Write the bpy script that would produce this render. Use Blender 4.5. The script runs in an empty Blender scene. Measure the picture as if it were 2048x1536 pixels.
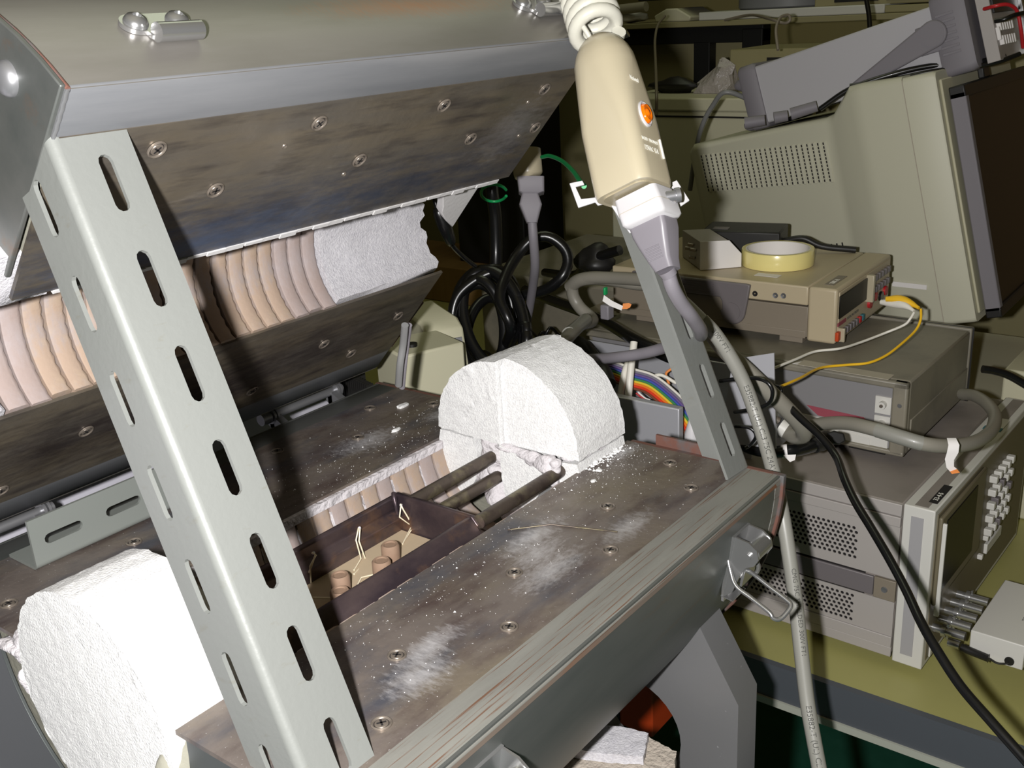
import bpy, math, random
import numpy as np
from mathutils import Vector, Matrix
from math import sin, cos, pi, radians, sqrt, atan2, hypot

random.seed(7)
SC = bpy.context.scene
COL = SC.collection

# ------------------------------------------------------------------ camera, world, light, exposure
CP = np.array([-0.1712, -0.3571, 0.2422])
CR = np.array([[0.6061, -0.7936, -0.0525], [-0.2972, -0.1648, -0.9405], [0.7377, 0.5857, -0.3358]])
FPX = 2100.7
cam_d = bpy.data.cameras.new('camera')
cam_d.sensor_width = 36
cam_d.lens = 36 * FPX / 2048
cam_d.clip_start = 0.01
cam = bpy.data.objects.new('camera', cam_d)
COL.objects.link(cam)
cam.matrix_world = Matrix(((CR[0][0], -CR[1][0], -CR[2][0], CP[0]), (CR[0][1], -CR[1][1], -CR[2][1], CP[1]),
                           (CR[0][2], -CR[1][2], -CR[2][2], CP[2]), (0, 0, 0, 1)))
SC.camera = cam
w = bpy.data.worlds.new('world')
SC.world = w
w.use_nodes = True
w.node_tree.nodes['Background'].inputs[0].default_value = (0.62, 0.65, 0.50, 1)
w.node_tree.nodes['Background'].inputs[1].default_value = 0.045
# the camera's flash: 2.5 cm to the left of the lens
fl = bpy.data.lights.new('flash', 'POINT')
fl.energy = 22.5
fl.shadow_soft_size = 0.006
fl.color = (1.0, 0.985, 0.97)
flo = bpy.data.objects.new('flash', fl)
flo.location = CP + CR[0] * -0.034 - CR[1] * 0.001
COL.objects.link(flo)
# ceiling tube lamp of the room, far above the bench
la = bpy.data.lights.new('ceiling_lamp', 'AREA')
la.energy = 1.6
la.shape = 'RECTANGLE'
la.size = 1.2
la.size_y = 0.4
la.color = (0.93, 1.0, 0.72)
lao = bpy.data.objects.new('ceiling_lamp', la)
lao.location = (1.0, 0.4, 1.1)
COL.objects.link(lao)
SC.view_settings.view_transform = 'Standard'
SC.view_settings.look = 'None'
SC.view_settings.exposure = 0
SC.view_settings.gamma = 1
SC.view_settings.use_curve_mapping = False


# ------------------------------------------------------------------ geometry helpers
def ray(px, py):
    return CR.T @ np.array([(px - 1024) / FPX, (py - 768) / FPX, 1.0])


def at(px, py, d):
    return Vector(CP + d * ray(px, py))


def on(axis, px, py, c):
    r = ray(px, py)
    i = 'xyz'.index(axis)
    return Vector(CP + r * (c - CP[i]) / r[i])


class MB:
    def __init__(s):
        s.v = []
        s.f = []

    def add(s, vs, fs, M=None):
        o = len(s.v)
        for p in vs:
            p = Vector(p)
            s.v.append(tuple(M @ p) if M else tuple(p))
        s.f += [tuple(i + o for i in f) for f in fs]
        return s

    def box(s, a, b, M=None):
        (x0, y0, z0), (x1, y1, z1) = a, b
        return s.add([(x0, y0, z0), (x1, y0, z0), (x1, y1, z0), (x0, y1, z0), (x0, y0, z1), (x1, y0, z1), (x1, y1, z1), (x0, y1, z1)],
                     [(0, 3, 2, 1), (4, 5, 6, 7), (0, 1, 5, 4), (1, 2, 6, 5), (2, 3, 7, 6), (3, 0, 4, 7)], M)

    def prism(s, poly, h0, h1, M=None):
        """poly in local XY, extruded along Z"""
        n = len(poly)
        vs = [(x, y, h0) for x, y in poly] + [(x, y, h1) for x, y in poly]
        fs = [tuple(range(n - 1, -1, -1)), tuple(range(n, 2 * n))] + [(i, (i + 1) % n, n + (i + 1) % n, n + i) for i in range(n)]
        return s.add(vs, fs, M)

    def prismx(s, poly, x0, x1, M=None):
        """poly in (y,z), extruded along X"""
        T = Matrix(((0, 0, 1, 0), (1, 0, 0, 0), (0, 1, 0, 0), (0, 0, 0, 1)))
        return s.prism(poly, x0, x1, (M @ T) if M else T)

    def cyl(s, p0, p1, r0, r1=None, n=20, caps=True):
        if r1 is None:
            r1 = r0
        return s.tube([p0, p1], [r0, r1], n, caps)

    def tube(s, pts, r, n=10, caps=True):
        pts = [Vector(p) for p in pts]
        m = len(pts)
        if not hasattr(r, '__len__'):
            r = [r] * m
        t0 = (pts[1] - pts[0]).normalized()
        up = Vector((0, 0, 1)) if abs(t0.z) < 0.9 else Vector((1, 0, 0))
        nrm = (up - t0 * up.dot(t0)).normalized()
        o = len(s.v)
        for i in range(m):
            t = (pts[min(i + 1, m - 1)] - pts[max(i - 1, 0)])
            t = t.normalized() if t.length > 1e-9 else t0
            nrm = (nrm - t * nrm.dot(t)).normalized()
            b = t.cross(nrm)
            for k in range(n):
                a = 2 * pi * k / n
                s.v.append(tuple(pts[i] + (nrm * cos(a) + b * sin(a)) * r[i]))
        for i in range(m - 1):
            for k in range(n):
                s.f.append((o + i * n + k, o + i * n + (k + 1) % n, o + (i + 1) * n + (k + 1) % n, o + (i + 1) * n + k))
        if caps:
            s.f.append(tuple(o + k for k in range(n - 1, -1, -1)))
            s.f.append(tuple(o + (m - 1) * n + k for k in range(n)))
        return s

    def lathe(s, prof, M, n=24):
        """prof [(r,h)] about local Z, closed at both ends when r is 0"""
        o = len(s.v)
        for r, h in prof:
            for k in range(n):
                a = 2 * pi * k / n
                s.v.append(tuple(M @ Vector((r * cos(a), r * sin(a), h))))
        for i in range(len(prof) - 1):
            for k in range(n):
                s.f.append((o + i * n + k, o + i * n + (k + 1) % n, o + (i + 1) * n + (k + 1) % n, o + (i + 1) * n + k))
        return s

    def ring(s, prof, a0, a1, n=24, cy=0, cz=0, closed=False):
        """prof: closed polygon [(x, r)], swept about the X axis from a0 to a1 (degrees, 0 = +Y, 90 = +Z)"""
        o = len(s.v)
        m = len(prof)
        steps = n + (0 if closed else 1)
        for i in range(steps):
            a = radians(a0 + (a1 - a0) * i / n)
            for x, r in prof:
                s.v.append((x, cy + r * cos(a), cz + r * sin(a)))
        for i in range(n):
            j = (i + 1) % steps
            for k in range(m):
                s.f.append((o + i * m + k, o + i * m + (k + 1) % m, o + j * m + (k + 1) % m, o + j * m + k))
        if not closed:
            s.f.append(tuple(o + k for k in range(m)))
            s.f.append(tuple(o + (steps - 1) * m + k for k in range(m - 1, -1, -1)))
        return s

    def loft(s, secs):
        """list of equal-length closed point loops"""
        o = len(s.v)
        m = len(secs[0])
        for q in secs:
            s.v += [tuple(p) for p in q]
        for i in range(len(secs) - 1):
            for k in range(m):
                s.f.append((o + i * m + k, o + i * m + (k + 1) % m, o + (i + 1) * m + (k + 1) % m, o + (i + 1) * m + k))
        s.f.append(tuple(o + k for k in range(m - 1, -1, -1)))
        s.f.append(tuple(o + (len(secs) - 1) * m + k for k in range(m)))
        return s

    def mesh(s, name, smooth=None):
        me = bpy.data.meshes.new(name)
        me.from_pydata(s.v, [], s.f)
        me.validate()
        import bmesh
        bm = bmesh.new()
        bm.from_mesh(me)
        bmesh.ops.recalc_face_normals(bm, faces=bm.faces)
        bm.to_mesh(me)
        bm.free()
        if smooth is not None:
            me.shade_smooth()
            me.set_sharp_from_angle(angle=radians(smooth))
        return me


def obj(name, mb, m, parent=None, smooth=None, bev=0, seg=2, label=None):
    me = mb if isinstance(mb, bpy.types.Mesh) else mb.mesh(name, smooth)
    o = bpy.data.objects.new(name, me)
    COL.objects.link(o)
    if m is not None:
        me.materials.clear()
        me.materials.append(m)
    if parent is not None:
        o.parent = parent
        if 'inv' in parent:
            o.matrix_parent_inverse = Matrix.Translation(-Vector(parent['inv']))
    if bev:
        b = o.modifiers.new('bevel', 'BEVEL')
        b.width = bev
        b.segments = seg
        b.limit_method = 'ANGLE'
        b.angle_limit = radians(40)
        b.harden_normals = False
        if smooth is None:
            me.shade_smooth()
            me.set_sharp_from_angle(angle=radians(50))
    if label:
        o['label'] = label
    return o


def tag(o, label, cat, group=None, kind=None):
    o['label'] = label
    o['category'] = cat
    if group:
        o['group'] = group
    if kind:
        o['kind'] = kind
    return o


def empty(name, loc=(0, 0, 0)):
    """an Empty at the thing's base; parts are built in world coordinates"""
    o = bpy.data.objects.new(name, None)
    o.empty_display_size = 0.02
    COL.objects.link(o)
    o.location = loc
    o['inv'] = tuple(loc)
    return o


def thing(name, label, cat, loc=(0, 0, 0), group=None):
    return tag(empty(name, loc), label, cat, group)


def spline(pts, k=8):
    P = [Vector(p) for p in pts]
    P = [P[0] * 2 - P[1]] + P + [P[-1] * 2 - P[-2]]
    out = []
    for i in range(1, len(P) - 2):
        a, b, c, d = P[i - 1], P[i], P[i + 1], P[i + 2]
        for j in range(k):
            t = j / k
            out.append(0.5 * ((2 * b) + (c - a) * t + (2 * a - 5 * b + 4 * c - d) * t * t + (3 * b - a - 3 * c + d) * t ** 3))
    out.append(P[-2])
    return out


def pl(pts, k=8):
    """(px,py,depth) list -> smooth world path"""
    return spline([at(*q) for q in pts], k)


def plate(outer, holes, h, name='plate'):
    """flat plate with holes, in local XY, thickness h (centred on z = 0) as a mesh"""
    cu = bpy.data.curves.new(name, 'CURVE')
    cu.dimensions = '2D'
    cu.fill_mode = 'BOTH'
    cu.extrude = h / 2
    for poly in [outer] + holes:
        sp = cu.splines.new('POLY')
        sp.points.add(len(poly) - 1)
        for p, q in zip(sp.points, poly):
            p.co = (q[0], q[1], 0, 1)
        sp.use_cyclic_u = True
    o = bpy.data.objects.new(name, cu)
    COL.objects.link(o)
    dg = bpy.context.evaluated_depsgraph_get()
    dg.update()
    me = bpy.data.meshes.new_from_object(o.evaluated_get(dg))
    bpy.data.objects.remove(o)
    bpy.data.curves.remove(cu)
    return me


def addmesh(mb, me, M):
    mb.add([v.co for v in me.vertices], [tuple(p.vertices) for p in me.polygons], M)
    return mb


def slot(cx, cy, L, W, ang=0, n=5):
    out = []
    for e in (0, 1):
        for k in range(n + 1):
            a = -pi / 2 + pi * k / n + pi * e
            out.append(((L - W) / 2 * (1 if e == 0 else -1) + W / 2 * cos(a), W / 2 * sin(a)))
    return [(cx + x * cos(ang) - y * sin(ang), cy + x * sin(ang) + y * cos(ang)) for x, y in out]


def circ(cx, cy, r, n=10, a0=0):
    return [(cx + r * cos(a0 + 2 * pi * k / n), cy + r * sin(a0 + 2 * pi * k / n)) for k in range(n)]


def frame(o, x, y):
    """matrix with origin o, X axis x, Y axis y"""
    x = Vector(x).normalized()
    y = Vector(y)
    y = (y - x * y.dot(x)).normalized()
    z = x.cross(y)
    o = Vector(o)
    return Matrix(((x[0], y[0], z[0], o[0]), (x[1], y[1], z[1], o[1]), (x[2], y[2], z[2], o[2]), (0, 0, 0, 1)))


def text_mesh(txt, size, ext=0.0):
    cu = bpy.data.curves.new('lettering', 'FONT')
    cu.body = txt
    cu.size = size
    cu.extrude = ext
    cu.resolution_u = 2
    o = bpy.data.objects.new('lettering', cu)
    COL.objects.link(o)
    dg = bpy.context.evaluated_depsgraph_get()
    dg.update()
    me = bpy.data.meshes.new_from_object(o.evaluated_get(dg))
    bpy.data.objects.remove(o)
    bpy.data.curves.remove(cu)
    return me


def lettering(txt, size, M, m, parent, sx=1.0, ext=0.00005):
    me = text_mesh(txt, size, ext)
    mb = MB()
    addmesh(mb, me, M @ Matrix.Diagonal((sx, 1, 1, 1)))
    bpy.data.meshes.remove(me)
    return obj('lettering', mb, m, parent)


# ------------------------------------------------------------------ materials
def srgb(r, g, b):
    return tuple((c / 255 / 12.92 if c / 255 <= 0.04045 else ((c / 255 + 0.055) / 1.055) ** 2.4) for c in (r, g, b)) + (1,)


def mat(name, col, rough=0.5, metal=0.0, bump=None, mix=(), coat=0, spec=0.5, trans=0, rvar=None, spots=()):
    """mix: list of (colour, noise scale, lo, hi, stretch xyz) layered over the base; bump: (scale, strength, distance)"""
    m = bpy.data.materials.new(name)
    m.use_nodes = True
    nt = m.node_tree
    b = nt.nodes['Principled BSDF']
    b.inputs['Base Color'].default_value = col
    b.inputs['Roughness'].default_value = rough
    b.inputs['Metallic'].default_value = metal
    b.inputs['Specular IOR Level'].default_value = spec
    b.inputs['Coat Weight'].default_value = coat
    b.inputs['Transmission Weight'].default_value = trans
    tc = nt.nodes.new('ShaderNodeTexCoord')
    cur = None
    for col2, scale, lo, hi, st in mix:
        mp = nt.nodes.new('ShaderNodeMapping')
        mp.inputs['Scale'].default_value = st
        mp.inputs['Location'].default_value = (len(nt.nodes) * 0.37, scale * 0.01, 0.2)
        nt.links.new(tc.outputs['Object'], mp.inputs[0])
        nz = nt.nodes.new('ShaderNodeTexNoise')
        nz.inputs['Scale'].default_value = scale
        nz.inputs['Detail'].default_value = 6
        nz.inputs['Roughness'].default_value = 0.6
        nt.links.new(mp.outputs[0], nz.inputs['Vector'])
        mr = nt.nodes.new('ShaderNodeMapRange')
        mr.inputs['From Min'].default_value = lo
        mr.inputs['From Max'].default_value = hi
        nt.links.new(nz.outputs['Fac'], mr.inputs['Value'])
        mx = nt.nodes.new('ShaderNodeMix')
        mx.data_type = 'RGBA'
        nt.links.new(mr.outputs[0], mx.inputs['Factor'])
        if cur is None:
            mx.inputs['A'].default_value = col
        else:
            nt.links.new(cur, mx.inputs['A'])
        mx.inputs['B'].default_value = col2
        cur = mx.outputs['Result']
    for cen, rad, col2, amt, nsc in spots:
        # a patch of rust, powder, heat tint or painted-in highlight with its own place on the object, broken up by noise
        mp = nt.nodes.new('ShaderNodeMapping')
        mp.vector_type = 'POINT'
        mp.inputs['Location'].default_value = tuple(-c / r for c, r in zip(cen, rad))
        mp.inputs['Scale'].default_value = tuple(1 / r for r in rad)
        nt.links.new(tc.outputs['Object'], mp.inputs[0])
        ln = nt.nodes.new('ShaderNodeVectorMath')
        ln.operation = 'LENGTH'
        nt.links.new(mp.outputs[0], ln.inputs[0])
        m2 = nt.nodes.new('ShaderNodeMapping')
        m2.inputs['Scale'].default_value = nsc
        nt.links.new(tc.outputs['Object'], m2.inputs[0])
        nz = nt.nodes.new('ShaderNodeTexNoise')
        nz.inputs['Scale'].default_value = 14.0
        nz.inputs['Detail'].default_value = 8
        nz.inputs['Roughness'].default_value = 0.72
        nt.links.new(m2.outputs[0], nz.inputs['Vector'])
        ma = nt.nodes.new('ShaderNodeMath')
        ma.operation = 'MULTIPLY_ADD'
        nt.links.new(ln.outputs['Value'], ma.inputs[0])
        ma.inputs[1].default_value = -0.45
        nt.links.new(nz.outputs['Fac'], ma.inputs[2])
        mr = nt.nodes.new('ShaderNodeMapRange')
        mr.inputs['From Min'].default_value = 0.10
        mr.inputs['From Max'].default_value = 0.52
        mr.inputs['To Max'].default_value = amt
        nt.links.new(ma.outputs[0], mr.inputs['Value'])
        mx = nt.nodes.new('ShaderNodeMix')
        mx.data_type = 'RGBA'
        nt.links.new(mr.outputs[0], mx.inputs['Factor'])
        if cur is None:
            mx.inputs['A'].default_value = col
        else:
            nt.links.new(cur, mx.inputs['A'])
        mx.inputs['B'].default_value = col2
        cur = mx.outputs['Result']
    if cur is not None:
        nt.links.new(cur, b.inputs['Base Color'])
    if rvar:
        nz = nt.nodes.new('ShaderNodeTexNoise')
        nz.inputs['Scale'].default_value = rvar[0]
        nz.inputs['Detail'].default_value = 4
        nt.links.new(tc.outputs['Object'], nz.inputs['Vector'])
        mr = nt.nodes.new('ShaderNodeMapRange')
        mr.inputs['From Min'].default_value = 0.3
        mr.inputs['From Max'].default_value = 0.7
        mr.inputs['To Min'].default_value = rvar[1]
        mr.inputs['To Max'].default_value = rvar[2]
        nt.links.new(nz.outputs['Fac'], mr.inputs['Value'])
        nt.links.new(mr.outputs[0], b.inputs['Roughness'])
    if bump:
        nz = nt.nodes.new('ShaderNodeTexNoise')
        nz.inputs['Scale'].default_value = bump[0]
        nz.inputs['Detail'].default_value = 5
        nt.links.new(tc.outputs['Object'], nz.inputs['Vector'])
        bp = nt.nodes.new('ShaderNodeBump')
        bp.inputs['Strength'].default_value = bump[1]
        bp.inputs['Distance'].default_value = bump[2]
        nt.links.new(nz.outputs['Fac'], bp.inputs['Height'])
        nt.links.new(bp.outputs[0], b.inputs['Normal'])
    return m


U1 = (1, 1, 1)
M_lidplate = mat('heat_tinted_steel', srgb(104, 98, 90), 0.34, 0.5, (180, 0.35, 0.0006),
                 [(srgb(116, 106, 90), 14, 0.42, 0.62, (0.6, 3, 3)), (srgb(66, 60, 58), 60, 0.5, 0.75, (0.35, 2, 2)), (srgb(150, 142, 132), 34, 0.62, 0.86, (0.5, 3, 3))], rvar=(40, 0.3, 0.6),
                 spots=[((0.16, -0.058, 0), (0.30, 0.028, 0.05), srgb(62, 68, 84), 0.9, (3, 12, 3)), ((0.10, -0.050, 0), (0.10, 0.020, 0.05), srgb(84, 98, 124), 0.7, (4, 12, 3)),
                        ((0.285, -0.085, 0), (0.030, 0.030, 0.05), srgb(160, 156, 158), 0.45, (8, 22, 3)), ((0.12, 0.085, 0), (0.40, 0.04, 0.05), srgb(54, 46, 46), 0.85, (3, 12, 3))])  # pale spot near the right end is a swirl highlight painted into the colour
PW = srgb(214, 212, 214)
M_dust = mat('dusty_steel', srgb(116, 107, 101), 0.42, 0.35, (240, 0.35, 0.0007),
             [(srgb(118, 108, 94), 12, 0.45, 0.65, (1, 1.6, 1)), (srgb(80, 80, 87), 16, 0.5, 0.66, (0.7, 1.6, 1)), (srgb(80, 66, 63), 34, 0.5, 0.72, (0.6, 1.6, 1)), (srgb(226, 224, 224), 900, 0.67, 0.74, U1)],
             rvar=(60, 0.3, 0.6),
             spots=[((0.0745, -0.108, 0), (0.020, 0.014, 0.02), PW, 0.55, (28, 9, 9)), ((0.092, -0.098, 0), (0.022, 0.009, 0.02), PW, 0.6, (30, 8, 9)), ((0.168, -0.104, 0), (0.030, 0.012, 0.02), PW, 0.5, (16, 30, 9)), ((0.178, -0.090, 0), (0.022, 0.010, 0.02), PW, 0.5, (12, 34, 9)),
                    ((0.190, -0.078, 0), (0.030, 0.010, 0.02), PW, 0.6, (20, 12, 9)), ((0.222, -0.112, 0), (0.026, 0.010, 0.02), PW, 0.5, (26, 14, 9)), ((0.235, 0.080, 0), (0.032, 0.016, 0.02), PW, 0.6, (22, 18, 9)),
                    ((0.300, -0.062, 0), (0.020, 0.008, 0.02), PW, 0.6, (30, 30, 9)), ((0.290, 0.070, 0), (0.014, 0.010, 0.02), PW, 0.5, (30, 30, 9))])
M_greypaint = mat('worn_grey_paint', srgb(130, 129, 123), 0.45, 0.25, (300, 0.15, 0.0004),
                  [(srgb(114, 113, 108), 20, 0.45, 0.7, (0.5, 3, 3)), (srgb(104, 76, 60), 220, 0.56, 0.64, (0.07, 4, 4))])
M_lidstrip = mat('brushed_edge_steel', srgb(120, 121, 124), 0.4, 0.2, (400, 0.1, 0.0002), [(srgb(102, 104, 108), 16, 0.4, 0.7, (0.4, 3, 3)), (srgb(120, 92, 76), 40, 0.70, 0.78, (0.6, 3, 3))])
M_shell = mat('brushed_shell_steel', srgb(122, 123, 120), 0.42, 0.65, (500, 0.06, 0.0002),
              [(srgb(100, 104, 102), 12, 0.4, 0.7, (0.4, 2, 2)), (srgb(132, 104, 84), 18, 0.6, 0.8, (0.25, 3, 3))])
M_endn = mat('dark_steel_sheet', srgb(84, 88, 88), 0.4, 0.4, (200, 0.1, 0.0003))
M_rustline = mat('rust_streaked_steel', srgb(112, 100, 90), 0.6, 0.2, (200, 0.2, 0.0003), [(srgb(124, 88, 66), 30, 0.45, 0.6, (0.4, 1, 1))])
M_rim = mat('rust_primer', srgb(104, 70, 60), 0.7, 0.1, (300, 0.3, 0.0005), [(srgb(88, 86, 86), 50, 0.5, 0.66, U1)])
M_tile = mat('pale_firebrick_tile', srgb(164, 143, 126), 0.9, 0, (500, 0.35, 0.0005),
             [(srgb(158, 146, 142), 45, 0.45, 0.6, (2, 1, 1)), (srgb(172, 152, 132), 90, 0.5, 0.75, U1)])
M_tile2 = mat('pinkish_firebrick_tile', srgb(156, 140, 134), 0.9, 0, (500, 0.35, 0.0005), [(srgb(162, 152, 152), 45, 0.4, 0.7, (2, 1, 1))])
M_white = mat('white_ceramic_foam', srgb(226, 226, 225), 0.95, 0, (950, 0.55, 0.0009), [(srgb(206, 205, 206), 700, 0.4, 0.7, U1)])
M_foam2 = mat('greyish_ceramic_foam', srgb(196, 194, 198), 0.95, 0, (900, 0.6, 0.0010), [(srgb(176, 174, 180), 500, 0.4, 0.7, U1)])
M_wool = mat('ceramic_wool', srgb(200, 195, 198), 1.0, 0, (220, 0.9, 0.003))
M_board = mat('grey_green_insulation', srgb(132, 130, 118), 0.95, 0, (300, 0.5, 0.001))
M_boardw = mat('white_insulation_board', srgb(200, 198, 198), 0.9, 0, (300, 0.3, 0.0006))
M_angle = mat('grey_enamel_angle', srgb(114, 116, 113), 0.36, 0.0, (330, 0.22, 0.0005), [(srgb(106, 104, 94), 70, 0.62, 0.8, (1, 1, 3))], coat=0.25)
M_anglerust = mat('chipped_grey_enamel', srgb(118, 122, 118), 0.4, 0.0, (330, 0.15, 0.0003), [(srgb(136, 76, 54), 90, 0.72, 0.74, (0.7, 1.5, 1.5))], coat=0.2)
M_leg = mat('grey_hammer_paint', srgb(114, 114, 115), 0.42, 0.3, (260, 0.15, 0.0004), [(srgb(176, 176, 176), 140, 0.7, 0.78, (1, 1, 1.5))])
M_chrome = mat('chrome', srgb(186, 186, 186), 0.24, 0.85)
M_zinc = mat('zinc_plate', srgb(150, 150, 153), 0.36, 0.7, (300, 0.1, 0.0003))
M_screw = mat('screw_steel', srgb(138, 128, 118), 0.35, 0.6)
M_dark = mat('dark_recess', srgb(24, 20, 20), 0.8)
M_trough = mat('oxidised_steel', srgb(98, 84, 84), 0.36, 0.6, (120, 0.3, 0.0008),
               [(srgb(68, 58, 64), 28, 0.4, 0.6, (0.5, 1, 1)), (srgb(124, 96, 78), 40, 0.56, 0.72, U1), (srgb(178, 174, 176), 60, 0.68, 0.8, (0.6, 1, 1.4))])
M_rod = mat('oxidised_rod', srgb(88, 78, 70), 0.4, 0.55, (150, 0.2, 0.0004), [(srgb(120, 112, 88), 60, 0.5, 0.65, U1), (srgb(66, 56, 52), 90, 0.5, 0.7, U1)])
M_floor_tile = mat('cream_tile', srgb(176, 158, 132), 0.85, 0, (200, 0.2, 0.0005))
M_pellet = mat('tan_ceramic', srgb(138, 113, 94), 0.8, 0, (400, 0.25, 0.0004), [(srgb(132, 106, 88), 120, 0.45, 0.7, U1)])
M_wire = mat('bright_wire', srgb(240, 228, 200), 0.35, 0.3)
M_cream = mat('cream_plastic', srgb(176, 166, 142), 0.3, 0, (700, 0.12, 0.0002), coat=0.3)
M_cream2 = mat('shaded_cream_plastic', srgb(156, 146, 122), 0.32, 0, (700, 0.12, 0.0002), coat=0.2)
M_coil = mat('white_cord', srgb(196, 194, 182), 0.28, 0, coat=0.4)
M_whitep = mat('white_plastic', srgb(192, 190, 192), 0.35)
M_orange = mat('orange_lens', srgb(232, 110, 8), 0.12, 0, coat=1.0)
M_greyplug = mat('grey_plug', srgb(120, 116, 122), 0.4)
M_greycab = mat('grey_cable', srgb(122, 122, 122), 0.42)
M_printcab = mat('printed_grey_cable', srgb(134, 133, 126), 0.4, coat=0.2)
M_ink = mat('black_ink', srgb(70, 70, 66), 0.7)
M_whiteink = mat('white_ink', srgb(240, 238, 228), 0.6)
M_black = mat('black_cable', srgb(16, 16, 17), 0.3, coat=0.3)
M_blackp = mat('black_plastic', srgb(30, 29, 28), 0.45)
M_hpib = mat('olive_grey_cable', srgb(132, 128, 118), 0.42)
M_green = mat('green_wire', srgb(20, 150, 84), 0.35)
M_red = mat('red_wire', srgb(178, 34, 40), 0.4)
M_yellow = mat('yellow_wire', srgb(236, 186, 40), 0.4)
M_whitew = mat('white_wire', srgb(228, 224, 214), 0.4)
M_beige = mat('beige_monitor_plastic', srgb(196, 194, 174), 0.5, 0, (900, 0.1, 0.0003))
M_beige2 = mat('beige_box', srgb(200, 196, 170), 0.5)
M_mm_top = mat('tan_case', srgb(184, 170, 142), 0.4, 0, (600, 0.1, 0.0003))
M_mm_grey = mat('warm_grey_case', srgb(132, 122, 108), 0.45)
M_mm_handle = mat('handle_grey', srgb(112, 106, 108), 0.42)
M_mid = mat('olive_grey_case', srgb(132, 126, 112), 0.45, 0, (500, 0.12, 0.0004), [(srgb(112, 108, 98), 18, 0.45, 0.7, U1)])
M_midback = mat('aluminium_panel', srgb(152, 150, 152), 0.4, 0.3)
M_an_top = mat('grey_case_top', srgb(142, 134, 128), 0.5, 0, (500, 0.1, 0.0004), [(srgb(120, 114, 108), 12, 0.45, 0.7, U1)])
M_an_side = mat('grey_case_side', srgb(168, 162, 158), 0.5)
M_an_bez = mat('light_bezel', srgb(206, 204, 198), 0.45)
M_an_vinyl = mat('bezel_inlay', srgb(160, 158, 160), 0.6)
M_an_panel = mat('olive_front_panel', srgb(112, 104, 84), 0.5)
M_screen = mat('dark_screen', srgb(22, 21, 17), 0.35, spec=0.25)
M_fg = mat('lilac_grey_case', srgb(178, 176, 180), 0.45, 0, (600, 0.1, 0.0003))
M_fgb = mat('grey_rubber', srgb(124, 120, 126), 0.6)
M_tape = mat('yellow_tape', srgb(240, 226, 150), 0.25, coat=0.5)
M_tapecore = mat('tape_core', srgb(232, 228, 226), 0.6)
M_redlabel = mat('red_label', srgb(150, 72, 84), 0.5)
M_paper = mat('paper', srgb(228, 224, 222), 0.7)
M_label = mat('grey_label', srgb(176, 168, 152), 0.6)
M_orangep = mat('orange_paper', srgb(230, 140, 70), 0.7)
M_teal = mat('teal_case', srgb(48, 110, 120), 0.5)
M_bench = mat('olive_bench_top', srgb(166, 162, 100), 0.45, 0, None, [(srgb(156, 152, 96), 6, 0.4, 0.7, U1)])
M_edge = mat('slate_bench_edge', srgb(78, 82, 88), 0.5)
M_trimw = mat('pale_edge_strip', srgb(170, 172, 160), 0.5)
M_floor = mat('green_floor', srgb(46, 110, 88), 0.5, 0, None, [(srgb(56, 120, 98), 20, 0.4, 0.7, U1)])
M_orangebox = mat('orange_red_paint', srgb(190, 66, 20), 0.5)
M_brick = mat('broken_firebrick', srgb(170, 160, 148), 0.95, 0, (320, 1.0, 0.002), [(srgb(160, 136, 126), 80, 0.55, 0.75, U1)])
M_alu = mat('aluminium_box', srgb(188, 188, 194), 0.35, 0.35)
M_wall = mat('dim_olive_wall', srgb(150, 138, 92), 0.8)
M_cab = mat('olive_cabinet', srgb(150, 142, 104), 0.6)
M_wood = mat('orange_brown_wood', srgb(140, 108, 64), 0.6, 0, None, [(srgb(124, 94, 54), 8, 0.4, 0.7, (1, 6, 1))])
M_rack = mat('black_steel_rack', srgb(14, 14, 14), 0.5)
M_bag = mat('crumpled_film', srgb(168, 160, 156), 0.3, 0, (60, 0.6, 0.01))
M_greybox = mat('grey_box', srgb(126, 126, 130), 0.5)
M_cabwhite = mat('lilac_white_enamel', srgb(196, 194, 204), 0.4)
RAIN = [mat('ribbon_' + n, srgb(*c), 0.4) for n, c in (('white', (226, 222, 214)), ('grey', (120, 116, 130)), ('violet', (104, 84, 140)), ('blue', (66, 84, 168)),
        ('green', (60, 132, 84)), ('yellow', (224, 196, 60)), ('orange', (232, 120, 40)), ('red', (214, 56, 36)), ('brown', (120, 70, 50)))]

# ------------------------------------------------------------------ setting
BF = Matrix.Translation((-0.0685, -0.1428, 0.0969))     # origin of bench coordinates; bench and instruments were scaled down about the camera
BZ = -0.348
FZ = -0.95
bench = tag(obj('workbench', MB().box((0.567, -0.9, BZ - 0.033), (1.53, 1.95, BZ), BF), M_bench), 'long olive green laboratory bench top carrying the instruments', 'bench')
obj('edge_strip', MB().box((0.561, -0.9, BZ - 0.030), (0.567, 1.95, BZ + 0.0003), BF), M_edge, bench, label='dark slate front edge')
obj('lower_trim', MB().box((0.559, -0.9, BZ - 0.036), (0.570, 1.95, BZ - 0.030), BF), M_trimw, bench, label='pale lower edge strip')
for yy in (-0.85, 0.62, 1.85):
    obj('leg', MB().box((0.62, yy, FZ - 0.0969), (0.66, yy + 0.04, BZ - 0.033), BF), M_edge, bench)
for nm, a_, b_, m_ in (('floor', (-2.5, -2.5, FZ - 0.05), (2.3, 2.8, FZ), M_floor), ('wall_back', (2.2, -2.5, FZ), (2.3, 2.8, 1.2), M_wall), ('wall_left', (-2.5, 2.7, FZ), (2.2, 2.8, 1.2), M_wall),
                       ('ceiling', (-2.5, -2.5, 1.2), (2.3, 2.8, 1.25), M_wall)):
    wo = obj(nm, MB().box(a_, b_), m_)
    wo['kind'] = 'structure'

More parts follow.
